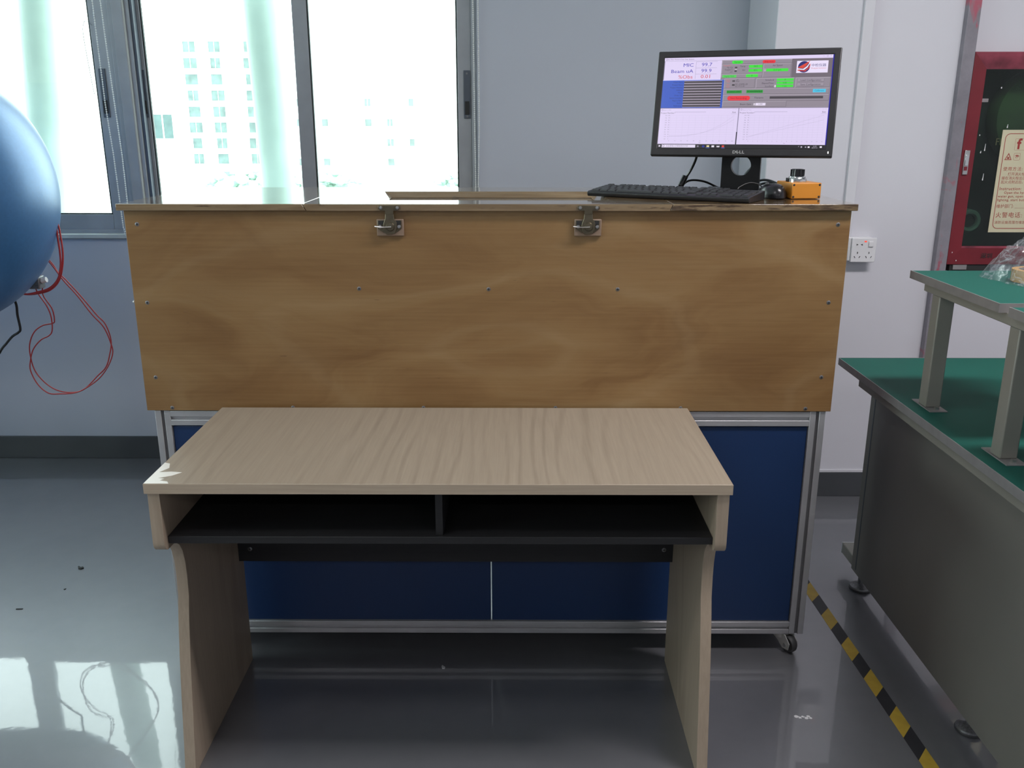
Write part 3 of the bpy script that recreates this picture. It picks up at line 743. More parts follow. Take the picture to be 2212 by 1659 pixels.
# top panel groups
def panel(x0, y0, x1, y1):
    R(x0, y0, x1, y1, BG); R(x0, y0, x1, y0+.003, HI); R(x0, y0, x0+.0015, y1, HI); R(x0, y1-.003, x1, y1, LN); R(x1-.0015, y0, x1, y1, LN)
R(.765, .036, .994, .235, '#6f6570')
panel(.354, .040, .765, .082)
RR(.412, .045, .478, .079, GRN); T('Started', .445, .062, .018, '#14621f', 'CENTER')
RR(.592, .045, .668, .079, RED); T('Stop Scan', .630, .062, .018, '#8a1622', 'CENTER')
panel(.354, .085, .597, .188); panel(.600, .085, .762, .232)
T('Temp/RH', .362, .098, .015, PINK); T('Fly Cal', .420, .120, .017, INK, 'RIGHT'); T('Target(1)', .420, .143, .017, INK, 'RIGHT'); T('mV', .42, .168, .015, INK, 'RIGHT')
R(.432, .112, .446, .130, DKG); R(.431, .150, .445, .168, DKG); R(.432, .132, .446, .146, '#b9b0be')
T('Temp', .478, .108, .018, INK, 'CENTER'); T('RH', .486, .150, .017, INK, 'CENTER')
R(.515, .096, .595, .126, GRN); T('54.0', .555, .111, .018, '#1f7d2b', 'CENTER'); R(.515, .138, .595, .168, GRN); T('40.5', .555, .153, .018, '#1f7d2b', 'CENTER')
T('Air Speed', .682, .105, .019, INK, 'CENTER'); R(.618, .138, .745, .168, GRN); T('22.0 lpm', .682, .153, .018, '#1f7d2b', 'CENTER'); R(.606, .140, .615, .166, '#d9d0de'); T('\u25b2', .6105, .146, .010, INK, 'CENTER'); T('\u25bc', .6105, .160, .010, INK, 'CENTER')
panel(.354, .190, .597, .232)
R(.362, .200, .445, .228, '#55cf5a'); T('Digital Filter', .403, .214, .017, '#1f8a30', 'CENTER'); R(.502, .196, .572, .226, GRN); T('0', .537, .211, .018, '#1f7d2b', 'CENTER')
# logo
R(.792, .062, .970, .190, '#e9def8')
cxl, cyl_, rl = .834, .126, .061
asp = SWD/SHT
POLY([(cxl+rl/asp*cos(a)*1.0, cyl_+rl*sin(a)) for a in [2*pi*i/36 for i in range(36)]], '#20226e')
POLY([(.797, .134), (.868, .062), (.845, .118), (.830, .142)], '#d8432f')
POLY([(.797, .140), (.830, .148), (.849, .122), (.872, .066), (.855, .132), (.836, .160), (.797, .152)], '#f3e6f2')
POLY([(.798, .156), (.838, .166), (.858, .136), (.872, .085), (.866, .138), (.842, .176), (.800, .166)], '#d8432f')
T('\u4e2d\u68c0\u4eea\u5668', .917, .112, .025, '#2a2c78', 'CENTER', 0, 1.12); T('Zhong Jian Instrument', .917, .142, .0125, '#cf4a45', 'CENTER')
# second band
panel(.377, .240, .558, .345); panel(.567, .240, .787, .345); panel(.795, .240, .990, .345)
T('Filter', .411, .254, .015, PINK, 'RIGHT'); T('Type', .411, .272, .015, PINK, 'RIGHT'); T('MIC', .411, .306, .015, PINK, 'RIGHT'); T('Type', .411, .328, .015, PINK, 'RIGHT')
R(.424, .258, .440, .274, DKG); R(.424, .300, .440, .318, DKG)
T('LK', .447, .253, .016, INK); T('Roll', .447, .270, .016, INK); T('EC-23090-20', .444, .303, .018, INK); T('EC-912-20', .444, .324, .017, INK)
for i, (s, v) in enumerate((('Sample #', '0'), ('ElapsedTime', '0.00'), ('ScanRate', '1 sec'))):
    y = .245+.034*i
    T(s, .668, y+.016, .018, INK, 'RIGHT'); R(.685, y, .782, y+.026, GRN); T(v, .733, y+.015, .017, '#1f7d2b', 'CENTER')
R(.674, .314, .682, .340, '#d9d0de')
for i, s in enumerate(('Load Configuration', 'Save Configuration')):
    y = .252+.045*i; R(.806, y, .955, y+.034, LN); R(.806, y, .954, y+.031, '#9a919e'); T(s, .880, y+.016, .020, INK, 'CENTER')
panel(.377, .350, .990, .412)
R(.396, .368, .486, .400, DGR); T('SCAN/CONT', .441, .384, .019, '#0b4a17', 'CENTER', .02); R(.513, .366, .610, .398, DGR); T('SCAN/SINGLE', .561, .382, .019, '#0b4a17', 'CENTER', .02)
R(.897, .362, .970, .398, '#4fc3e6'); T('Calibrate', .933, .380, .019, '#1f6f93', 'CENTER')
panel(.377, .417, .990, .484)
RR(.403, .428, .538, .478, RED); T('Not Recording', .470, .453, .021, '#8a1622', 'CENTER'); T('Filename', .590, .450, .020, INK, 'CENTER'); R(.653, .436, .958, .462, DKG)
panel(.377, .488, .752, .548); T('Beam Gain', .548, .520, .020, INK, 'RIGHT'); R(.562, .508, .570, .532, '#d9d0de'); R(.573, .506, .632, .534, '#e6dcf2'); T('1.000', .602, .520, .016, '#6b6472', 'CENTER')
R(0, .556, .994, .561, '#6d6478')
# two chart windows
R(.476, .561, .481, .955, '#8b83a0'); R(.474, .82, .480, .955, '#201a2c')
for (x0, x1, ttl) in ((.002, .474, 'Beam vs MIC'), (.483, .994, 'Beam vs Time')):
    w = x1-x0
    T('\u25cb', x0+.004, .580, .018, '#5f566e'); T(ttl, x0+.018, .580, .012, '#a79dbb'); T('\u2014  \u00d7', x1-.01, .576, .014, '#a79dbb', 'RIGHT')
    T('Project Number', x0+.002, .612, .017, '#6d6478'); R(x0+.09, .600, x0+.28, .6025, '#8b83a0'); R(x0+.09, .600, x0+.0912, .618, '#8b83a0')
    T('Exit', x1-.012, .606, .018, '#5f566e', 'RIGHT'); R(x1-.04, .622, x1-.008, .624, '#9d93b5')
    gx0, gx1, gy0, gy1 = x0+.065, x1-.02, .640, .900
    for i in range(11 if w < .48 else 16):
        x = gx0+(gx1-gx0)*i/(10 if w < .48 else 15); R(x, gy0, x+.0008, gy1, '#cabfe0')
        T(('%d' % (i*10)) if w < .48 else '%d' % i, x, .920, .011, '#8f86a2', 'CENTER')
    for i in range(11):
        y = gy0+(gy1-gy0)*i/10; R(gx0, y, gx1, y+.0015, '#cabfe0')
        T('%.1f' % (5-.4*i), gx0-.022, y, .012, '#7c7390', 'RIGHT'); T('%d' % (100-10*i), gx0-.004, y, .012, '#8f86a2', 'RIGHT')
    T('Sec' if w > .48 else 'MIC', (gx0+gx1)/2, .940, .011, '#8f86a2', 'CENTER')
    for cc in (0, 1):
        P = []
        for i in range(25):
            f = i/24.; e = (f**2.6 if w < .48 else f)*(1-.22*cc)+.03*(cc if w < .48 else 0)
            P.append((gx0+(gx1-gx0)*f, gy1-.03-(gy1-gy0-.03)*e))
        for i in range(24):
            a, c = P[i], P[i+1]; POLY([(a[0], a[1]+.0018), (c[0], c[1]+.0018), (c[0], c[1]), (a[0], a[1])], '#b4a9c9')
# task bar
R(.027, .962, .235, .994, '#e2d8f0'); T('\u25cb', .037, .978, .024, '#3b3340', 'CENTER'); T('\u5728\u8fd9\u91cc\u8f93\u5165\u4f60\u8981\u641c\u7d22\u7684\u5185\u5bb9', .055, .978, .015, '#8b83a0')
for q, (a, c) in enumerate(((0, 0), (1, 0), (0, 1), (1, 1))): R(.008+.0055*a, .968+.010*c, .013+.0055*a, .977+.010*c, '#d8d0e2')
R(.245, .970, .256, .986, '#8f889a'); RR(.276, .968, .292, .990, '#20309a'); R(.304, .968, .320, .986, '#e6d9a0'); R(.334, .968, .350, .988, '#e8e2ee'); R(.365, .970, .382, .987, '#e8e2ee'); POLY([(.365, .970), (.382, .970), (.3735, .979)], '#8f889a'); R(.396, .967, .410, .988, '#d5433c'); R(.300, .993, .323, .997, '#5a7be0'); R(.392, .993, .414, .997, '#5a7be0')
R(.858, .970, .866, .986, '#b9b2c4'); R(.882, .974, .890, .984, '#b9b2c4'); R(.898, .971, .909, .987, '#e8e2ee'); T('16:20', .937, .970, .013, '#c9c2d4', 'CENTER'); T('2019/1/2', .937, .987, .012, '#c9c2d4', 'CENTER'); R(.966, .968, .978, .986, '#e8e2ee'); T('^', .846, .978, .02, '#b9b2c4', 'CENTER')
sc.cc = lin('#17151c'); sc.add([(-AW, .0016, ab), (AW, .0016, ab), (AW, .0016, at), (-AW, .0016, at)], [(0, 1, 2, 3)])
mb(sc).build('screen', M_screen, mon, local=True)
# maker's mark and power light
lg = MB()
vs, fs = text_geo('D', .0115, 'CENTER', .0003); 
def logo(s, x, rot=0):
    vs, fs = text_geo(s, .0105, 'CENTER', .0003)
    q = []
    for v in vs:
        a, c = v[0]*1.2, v[1]
        q.append((x+a*cos(rot)-c*sin(rot), -.0004, -MH/2+.0105+a*sin(rot)+c*cos(rot)))
    lg.add(q, fs)
logo('D', -.0115); logo('E', -.0035, radians(35)); logo('L', .0045); logo('L', .0115)
mb(lg).build('maker_mark', M_steel, mon, local=True)
mb(MB().box(MW/2-.012, MW/2-.0095, -.0006, .002, -MH/2+.009, -MH/2+.0145)).build('power_light', M_led, mon, local=True)
# stand: flat neck with a round cable hole, square foot
nk = MB(); NW, hole, hc, n = .104, .027, .075, 40
zb_, zt_ = .012, .150
def sq(a):
    c, s_ = cos(a), sin(a); k = []
    x = 1e9
    if abs(c) > 1e-9: x = min(x, (NW/2)/abs(c))
    if s_ > 1e-9: x = min(x, (zt_-hc)/s_)
    if s_ < -1e-9: x = min(x, (hc-zb_)/-s_)
    return (c*x, hc+s_*x)
angs = sorted(set([2*pi*i/n for i in range(n)]+[math.atan2(z-hc, x) % (2*pi) for x in (-NW/2, NW/2) for z in (zb_, zt_)]))
n = len(angs)
for yy in (-.012, .022): nk.v += [(*[sq(a)[0]], yy, sq(a)[1]) for a in angs]+[(hole*cos(a), yy, hc+hole*sin(a)) for a in angs]
for i in range(n):
    j = (i+1) % n
    for f in ((i, j, n+j, n+i), (2*n+i, 3*n+i, 3*n+j, 2*n+j), (i, 2*n+i, 2*n+j, j), (n+i, n+j, 3*n+j, 3*n+i)): nk.f.append(f); nk.c.append(None)
nk.build('stand_neck', M_blk, mon, local=True)
MB().cyl((0, -.010, .150), (0, .020, .230), .022, 12).build('stand_hinge', M_blk, mon, local=True)
MB().hexa([(-.098, -.078, 0), (.090, -.078, 0), (.090, .070, 0), (-.098, .070, 0)], [(-.092, -.072, .0125), (.084, -.072, .0125), (.084, .064, .0125), (-.092, .064, .0125)]).build('stand_foot', M_blks, mon, local=True, bevel=.002)

# monitor leads
t = thing('video_cable', 'thick black monitor lead with a ferrite bead left of the stand', 'cable', (.52, 2.60, LZ1))
MB().tube([(.505, 2.56, 1.372), (.505, 2.59, 1.335), (.497, 2.61, 1.305), (.483, 2.62, 1.278)], .0036, 10).build('lead', M_blks, t, smooth=True)
MB().tube([(.483, 2.62, 1.285), (.470, 2.615, 1.258)], .0085, 14, smooth=False).build('ferrite_bead', M_blks, t, smooth=True)
MB().tube([(.470, 2.615, 1.258), (.448, 2.60, 1.2495), (.438, 2.575, 1.2468), (.46, 2.60, 1.2468), (.50, 2.66, 1.2468)], .0036, 10).build('lead', M_blks, t, smooth=True)
tag(MB().tube([(.475, 2.66, 1.2475), (.50, 2.655, 1.270), (.545, 2.655, 1.268), (.60, 2.66, 1.2468), (.66, 2.68, 1.2468)], .0030, 8).build('power_cord', M_blks, smooth=True), 'thin black cord arching behind the ferrite bead', 'cable')
tag(MB().tube([(.700, 2.60, 1.372), (.694, 2.62, 1.340), (.680, 2.64, 1.312), (.664, 2.65, 1.290), (.645, 2.67, 1.2475)], .0042, 10).build('signal_cable', M_grcable, smooth=True), 'dark cable dropping behind the monitor right of the stand', 'cable')
tag(MB().tube([(.650, 2.625, 1.2475), (.672, 2.57, 1.272), (.70, 2.545, 1.278), (.735, 2.50, 1.262), (.742, 2.45, 1.258)], .0034, 8).build('control_cable', M_grcable, smooth=True), 'grey cable arching into the back of the orange box', 'cable')
tag(MB().tube([(.668, 2.62, 1.2475), (.690, 2.58, 1.265), (.715, 2.56, 1.270), (.752, 2.52, 1.258), (.77, 2.50, 1.2475)], .0034, 8).build('mouse_cable', M_grcable, smooth=True), 'second grey cable lying behind the orange box', 'cable')

# ------------------------------------------------------------ keyboard
ka = math.atan2(-.228, .375)
kb = thing('keyboard', 'black keyboard lying askew across the chest lid below the monitor', 'keyboard', (.188, 2.432, LZ1), (0, 0, ka))
KL, KD = .440, .130
MB().prism([(0, .006), (.004, .0005), (KD-.004, .0005), (KD, .004), (KD, .021), (KD-.006, .0235), (.006, .0145), (0, .012)], 'x', 0, KL).build('case', M_blk, kb, local=True, bevel=.0015)
u = .0190; kmesh = {}
def key(x, row, w=1.0, h=1.0):
    kw = w*u-.0024; kh = h*.0182-.0024
    if (w, h) not in kmesh:
        i = .0016
        m = MB().hexa([(0, 0, 0), (kw, 0, 0), (kw, kh, 0), (0, kh, 0)], [(i, i, .0052), (kw-i, i, .0052), (kw-i, kh-i, .0052), (i, kh-i, .0052)])
        o = m.build('key', M_key, kb, local=True); kmesh[(w, h)] = o.data
    else:
        o = bpy.data.objects.new('key', kmesh[(w, h)]); COL.objects.link(o); o.parent = kb
    sl = math.atan2(.009, KD-.012)
    yy = .0085+row*.0182+(.004 if row == 5 else 0)
    o.location = (.009+x*u, yy, .0135+yy*math.tan(sl)-.0006); o.rotation_euler = (sl, 0, 0)
x = 0
for w in (1.25, 1.25, 1.25, 5.5, 1.25, 1.25, 1.25, 1.25): key(x, 0, w); x += w
x = 0
for w in [2.25]+[1]*10+[2.75]: key(x, 1, w); x += w
x = 0
for w in [1.75]+[1]*11+[2.25]: key(x, 2, w); x += w
x = 0
for w in [1.5]+[1]*12+[1.5]: key(x, 3, w); x += w
x = 0
for w in [1]*13+[2]: key(x, 4, w); x += w
for x in [0, 1.9, 2.9, 3.9, 4.9, 6.3, 7.3, 8.3, 9.3, 10.6, 11.6, 12.6, 13.6+.4]: key(x, 5)
for x in (15.25, 16.25, 17.25):
    key(x, 5); key(x, 4); key(x, 3); key(x, 0)
key(16.25, 1)
for x in (18.5, 19.5, 20.5, 21.5): key(x, 4)
for r in (1, 2, 3):
    for x in (18.5, 19.5, 20.5): key(x, r)
key(18.5, 0, 2); key(20.5, 0); key(21.5, 0, 1, 2); key(21.5, 2, 1, 2)

# mouse
ms = thing('mouse', 'black mouse between the keyboard and the orange box', 'mouse', (.664, 2.372, LZ1), (0, 0, radians(8)))
b = MB(); seg, rg = 28, 10
for i in range(rg+1):
    t_ = i/rg*pi/2
    for k in range(seg):
        a = 2*pi*k/seg
        yy = sin(a)*.056*max(cos(t_), .02)**.6; xx = cos(a)*.0315*max(cos(t_), .02)**.6*(1-.12*(sin(a) > 0)*sin(a))
        b.v.append((xx, yy, .004+.033*sin(t_)*(1-.25*(yy/.056)*.6)))
for i in range(rg):
    for k in range(seg): b.f.append((i*seg+k, i*seg+(k+1) % seg, (i+1)*seg+(k+1) % seg, (i+1)*seg+k)); b.c.append(None)
b.f.append(tuple(range(rg*seg, (rg+1)*seg))); b.c.append(None)
b.build('mouse_shell', M_blks, ms, local=True, smooth=True, ang=80)
MB().lathe([(.0001, .0005), (.029, .0005), (.030, .004), (.0001, .004)], 24).xf(Matrix.Diagonal((1, 1.75, 1, 1))).build('mouse_base', M_blk, ms, local=True)
MB().lathe([(0, -.003), (.007, -.003), (.008, 0), (.007, .003), (0, .003)], 16, (0, .033, .031), 'x').build('scroll_wheel', M_wheel, ms, local=True, smooth=True)
MB().tube([(0, .052, .016), (-.006, .070, .030), (-.03, .080, .034), (-.055, .080, .024), (-.062, .078, .0185)], .0018, 8).build('mouse_lead', M_blk, ms, local=True, smooth=True)

# orange control box with a dial
ob = thing('control_box', 'small orange box with a chrome and black dial on the chest corner', 'box', (.737, 2.386, LZ1), (0, 0, radians(6)))
MB().box(-.039, .039, -.052, .052, .001, .041).build('box_body', M_orange, ob, local=True, bevel=.0022)
for sx in (-.034, .034):
    for z in (.006, .036): MB().lathe([(0, -.0008), (.0026, -.0006), (.003, 0)], 10, (sx, -.052, z), 'y').build('screw', M_slot, ob, local=True)
dl = MB().lathe([(.0245, .041), (.0245, .048), (.021, .052), (.0205, .0545), (0, .0545)], 32, (-.006, .0, 0)).build('dial', M_chrome, ob, local=True, smooth=True)
MB().lathe([(.0165, .0545), (.0165, .060), (.0155, .0725), (.014, .0735), (0, .0735)], 20, (-.006, .0, 0)).build('knob', M_blks, dl, local=True, smooth=True)
for k in range(12):
    a = 2*pi*k/12
    MB().box(-.0012, .0012, -.0012, .0012, .0555, .0725).xf(Matrix.Translation((-.006+.0163*cos(a), .0163*sin(a), 0))).build('grip_rib', M_blks, dl, local=True)
MB().box(-.034, -.028, -.006, .006, .041, .051).build('dial_lock', M_blks, ob, local=True, bevel=.001)

# ------------------------------------------------------------ workbench on the right
BT = .745; GX0, GX1, GY0, GY1 = .981, 1.68, .70, 2.632
bn = thing('workbench', 'steel workbench with green rubber mat and beige side panel', 'workbench', (1.3, 1.6, 0))
MB().box(GX0+.002, GX1, GY0, GY1-.002, BT-.020, BT-.002).build('worktop', M_edge, bn, bevel=.001)
MB().box(GX0+.0025, GX1, GY0, GY1-.0025, BT-.002, BT).build('rubber_mat', M_mat, bn)
MB().box(GX0, GX0+.0022, GY0, GY1, BT-.021, BT+.0006).build('edge_strip', M_edge, bn, bevel=.0006)
MB().box(GX0+.0022, GX1, GY1-.0022, GY1, BT-.021, BT+.0006).build('edge_strip', M_edge, bn)
MB().box(GX0+.03, GX1-.03, GY0+.05, GY1-.10, BT-.060, BT-.021).build('apron', M_post, bn)
PX = 1.085
MB().box(PX, PX+.002, GY0+.05, 2.610, .048, BT-.022).build('side_panel', M_beige, bn, bevel=.0006)
MB().box(PX-.0006, PX+.003, 2.572, 2.5785, .06, BT-.022).build('panel_seam', M_latch, bn)
MB().box(PX+.003, PX+.043, 2.555, 2.610, .05, BT-.06).build('leg', M_post, bn, bevel=.002)
MB().box(PX+.003, PX+.043, GY0+.06, GY0+.11, .05, BT-.06).build('leg', M_post, bn, bevel=.002)
for yy in (GY0+.06, 2.555): MB().box(GX1-.08, GX1-.04, yy, yy+.05, .05, BT-.06).build('leg', M_post, bn, bevel=.002)
tb = MB().box(PX+.0035, PX+.043, GY0+.02, 2.712, .052, .088).build('foot_tube', M_post, bn, bevel=.003)
MB().frame((PX+.003, .0515), (PX+.0435, .0885), (PX+.0065, .055), (PX+.040, .085), 'y', 2.710, 2.714).build('tube_cap', M_white, tb)
MB().box(GX1-.085, GX1-.04, GY0+.02, 2.712, .052, .088).build('foot_tube', M_post, bn, bevel=.003)
for x, y in ((1.100, 2.560), (1.112, 1.868), (1.112, .95), (GX1-.06, 2.56), (GX1-.06, .95)):
    q = MB().lathe([(.0001, 0), (.031, 0), (.033, .005), (.031, .012), (.020, .016), (.009, .020), (.009, .053), (.0001, .053)], 24, (x, y, 0)).build('levelling_foot', M_screw, bn, smooth=True)
    MB().lathe([(.031, .0), (.0335, .002), (.0335, .006), (.032, .008)], 24, (x, y, 0)).build('rubber_ring', M_wheel, q, smooth=True)
# riser on the bench
SZ = 1.072
rs = thing('bench_riser', 'raised two-board shelf on beige posts standing on the workbench', 'shelf', (1.1, 2.0, BT))
for y0, y1 in ((1.820, 2.255), (1.23, 1.783)):
    o = MB().box(.9995, 1.32, y0+.001, y1-.001, SZ-.018, SZ-.0015).build('shelf_board', M_edge, rs, bevel=.0008)
    MB().box(1.0015, 1.32, y0+.002, y1-.002, SZ-.0015, SZ).build('rubber_mat', M_mat, o)
    MB().box(.9988, 1.0014, y0, y1, SZ-.019, SZ+.0005).box(1.0014, 1.32, y0, y0+.002, SZ-.019, SZ+.0005).build('edge_strip', M_edge, o)
for x in (1.017, 1.265):
    MB().box(x, x+.035, 1.28, 2.208, SZ-.043, SZ-.0185).build('beam', M_post, rs, bevel=.002)
for x in (1.022, 1.27):
    for yl in (2.149, 1.791, 1.33):
        o = MB().box(x, x+.038, yl-.02, yl+.02, BT+.003, SZ-.043).build('post', M_post, rs, bevel=.003)
        MB().box(x-.002, x+.042, yl-.053, yl+.053, BT+.0002, BT+.003).build('base_plate', M_edge, o, bevel=.0005)
        for s in (-1, 1): MB().cyl((x+.02, yl+s*.038, BT+.003), (x+.02, yl+s*.038, BT+.009), .0065, 6).build('bolt', M_steel, o)

# plastic bag with a roll of tape in it
b = MB(); N, Mn = 46, 34; cxb, cyb, rxb, ryb, hb = 1.292, 2.108, .154, .134, .107
noise.seed_set(4)
for i in range(Mn+1):
    rr_ = i/Mn
    for k in range(N):
        a = 2*pi*k/N
        ex = 1+.18*sin(a*2+.7)+.10*sin(3*a+1.2)+.05*sin(7*a)+.24*math.exp(-((a-2.55)/.38)**2)
        x = cxb+rxb*ex*rr_*cos(a); y = cyb+ryb*(1+.05*sin(5*a))*rr_*sin(a)
        z = hb*max(0, (1-rr_**2.2))*(.75+.55*max(0, (x-1.155)/.2))
        p = Vector((x*17, y*17, i*.13)); q = 1-abs(noise.noise(p))*2.2
        z += (.020*q+.010*(1-abs(noise.noise(p*2.3))*2))*min(1, (1-rr_)*5)
        b.v.append((x+.006*noise.noise(p*1.7), y+.006*noise.noise(p*1.9+Vector((5, 5, 5))), SZ+.0012+max(0, z)))
for i in range(Mn):
    for k in range(N): b.f.append((i*N+k, i*N+(k+1) % N, (i+1)*N+(k+1) % N, (i+1)*N+k)); b.c.append(None)
tag(b.build('plastic_bag', M_poly, smooth=True, ang=38), 'crumpled clear plastic bag lying on the bench riser', 'bag')
tp2 = thing('tape_roll', 'roll of tan packing tape inside the clear plastic bag', 'tape', (1.216, 2.080, SZ))
MB().lathe([(.038, .002), (.052, .002), (.052, .030), (.038, .030), (.038, .002)], 36, (1.216, 2.080, SZ)).build('tape', M_tan, tp2, smooth=True)
MB().lathe([(.0355, .002), (.038, .002), (.038, .030), (.0355, .030), (.0355, .002)], 36, (1.216, 2.080, SZ)).build('core', M_block, tp2, smooth=True)

# ------------------------------------------------------------ fire hose cabinet on the right wall
FY = YP-.020
fc = thing('fire_cabinet', 'red fire hose cabinet with a glass door behind the workbench', 'cabinet', (2.0, FY, .929))
cx0, cx1, cz0, cz1 = 1.586, 2.44, .931, 1.668
MB().box(FX0+.004, FX1-.004, FY+.21, FY+.215, FZ0+.004, FZ1-.004).box(FX0+.004, FX0+.008, FY+.03, FY+.21, FZ0+.004, FZ1-.004).box(FX1-.008, FX1-.004, FY+.03, FY+.21, FZ0+.004, FZ1-.004).box(FX0+.008, FX1-.008, FY+.03, FY+.21, FZ0+.004, FZ0+.008).box(FX0+.008, FX1-.008, FY+.03, FY+.21, FZ1-.008, FZ1-.004).build('cabinet_body', M_inside, fc)
gx0, gx1, gz0, gz1 = 1.630, 2.395, .990, 1.612
d0 = .012
# door of four mitred bevelled members, each its own piece
O = [(cx0, cz0), (cx1, cz0), (cx1, cz1), (cx0, cz1)]; I = [(gx0, gz0), (gx1, gz0), (gx1, gz1), (gx0, gz1)]
for k, nm in enumerate(('bottom', 'right', 'top', 'left')):
    j = (k+1) % 4; a, c_, d_, e_ = O[k], O[j], I[j], I[k]
    m = MB().hexa([(p[0], FY+.030, p[1]) for p in (a, c_, d_, e_)], [(a[0], FY, a[1]), (c_[0], FY, c_[1]), (d_[0], FY-.004 if nm != 'top' else FY+.014, d_[1]), (e_[0], FY-.004 if nm != 'top' else FY+.014, e_[1])])
    m.build('door_rail' if nm in ('bottom', 'top') else 'door_stile', M_redp if nm == 'top' else M_red, fc)
MB().box(gx0-.004, gx1+.004, FY+.014, FY+.018, gz0-.004, gz1+.004).build('door_glass', M_glassd, fc)
MB().box(gx0, gx1, FY+.006, FY+.014, gz0, gz0+.007).build('glass_bead', M_redp, fc)
hd = MB().box(1.594, 1.612, FY-.008, FY+.001, 1.254, 1.338).build('door_catch', M_steel, fc, bevel=.001)
MB().box(1.597, 1.609, FY-.0105, FY-.007, 1.285, 1.322).build('catch_lever', M_chrome, hd, bevel=.001)
MB().box(1.597, 1.608, FY-.0095, FY-.007, 1.268, 1.282).build('catch_button', M_red, hd)
# hose coupling behind the glass
hs = thing('hose_coupling', 'grey green round hose coupling inside the fire cabinet', 'coupling', (1.668, FY+.05, 1.085))
MB().lathe([(.024, .0), (.028, -.010), (.036, -.012), (.041, -.006), (.042, .02), (.042, .14)], 36, (1.670, FY+.05, 1.085), 'y').build('coupling_ring', M_hose, hs, smooth=True)
MB().lathe([(.0001, .01), (.024, .01)], 24, (1.670, FY+.05, 1.085), 'y').build('bore', M_slot, hs)
# yellow green reel far inside
tag(MB().lathe([(.02, 0), (.17, 0), (.18, .02), (.18, .06), (.02, .06)], 40, (1.93, FY+.13, 1.45), 'y').build('hose_reel', mat('green_hose_canvas', (.055, .10, .035), .7, var=.5, nscale=9), smooth=True), 'dull green hose reel inside the fire cabinet', 'hose')
# printed notice on the glass
nt = thing('notice', 'cream printed notice with red border stuck on the fire cabinet glass', 'sign', (1.95, FY+.013, 1.046))
NX0, NX1, NZ0, NZ1 = 1.727, 2.19, 1.047, 1.408
MB().box(NX0, NX1, FY+.0125, FY+.0137, NZ0, NZ1).build('sheet', M_label, nt)
pr_ = MB(); yn = FY+.0122
def rrect(x0, x1, z0, z1, r, w):
    def ring(x0, x1, z0, z1, r):
        P = []
        for cx, cz, a0 in ((x1-r, z1-r, 0), (x0+r, z1-r, 90), (x0+r, z0+r, 180), (x1-r, z0+r, 270)):
            P += [(cx+r*cos(radians(a0+15*i)), cz+r*sin(radians(a0+15*i))) for i in range(7)]
        return P
    A = ring(x0, x1, z0, z1, r); B = ring(x0+w, x1-w, z0+w, z1-w, r-w); n = len(A)
    pr_.add([(x, yn, z) for x, z in A+B], [(i, (i+1) % n, n+(i+1) % n, n+i) for i in range(n)])
def nt_text(s, x, z, h, bold=0, align='LEFT', space=1.0):
    vs, fs = text_geo(s, h, align, bold*h, space=space); pr_.add([(x+v[0], yn, z+v[1]) for v in vs], fs)
rrect(NX0+.012, NX1-.012, NZ0+.013, NZ1-.012, .018, .0022)
rrect(NX0+.050, NX0+.090, NZ1-.070, NZ1-.030, .002, .0006)
rrect(NX0+.052, NX0+.075, NZ1-.105, NZ1-.080, .004, .0008)
nt_text('f', NX0+.058, NZ1-.050, .050, .03); nt_text('ire', NX0+.096, NZ1-.050, .042, .03)
tri = [(NX0+.020, NZ1-.104), (NX0+.046, NZ1-.104), (NX0+.033, NZ1-.079)]
pr_.add([(x, yn, z) for x, z in tri+[(NX0+.0240, NZ1-.1015), (NX0+.042, NZ1-.1015), (NX0+.033, NZ1-.0845)]], [(0, 1, 4, 3), (1, 2, 5, 4), (2, 0, 3, 5)])
nt_text('\u0436', NX0+.033, NZ1-.096, .012, .04, 'CENTER'); nt_text('\u260f', NX0+.0635, NZ1-.0925, .018, .03, 'CENTER')
nt_text('\u4f7f\u7528\u65b9\u6cd5:', NX0+.021, NZ1-.136, .0155, 0, space=1.15)
nt_text('\u6253\u5f00\u6d88\u706b\u6813\u95e8\uff0c\u53d6\u51fa\u6c34\u5e26', NX0+.040, NZ1-.154, .0125, 0)
nt_text('\u63a5\u5728\u6d88\u706b\u6813\u51fa\u53e3\uff0c\u53e6\u4e00\u7aef\u63a5\u6c34\u67aa', NX0+.020, NZ1-.168, .0125, 0)
nt_text('\u8d77\u706b\u70b9\u9644\u8fd1\u540e\uff0c\u6253\u5f00\u9600\u95e8', NX0+.020, NZ1-.182, .0125, 0)
nt_text('Instruction:', NX0+.018, NZ1-.205, .0155, .01, space=1.1)
nt_text('Open the hydrant door, take out', NX0+.037, NZ1-.219, .0125, .01, space=1.1)
nt_text('water gun, open the valve, start', NX0+.017, NZ1-.232, .0125, .01, space=1.1)
nt_text('fighting, start button to alarm', NX0+.016, NZ1-.245, .0125, .01, space=1.1)
nt_text('\u7ef4\u62a4\u90e8\u95e8: ________________', NX0+.016, NZ1-.268, .0150, 0)
nt_text('\u706b\u8b66\u7535\u8bdd: 119', NX0+.018, NZ1-.300, .0215, 0, space=1.15)
nt_text('\u6d88\u9632\u8bbe\u65bd\u5468\u56f4\u52ff\u5806\u653e\u6742\u7269', NX0+.018, NZ1-.326, .0120, 0, space=1.1)
pr_.build('print', M_ink, nt)
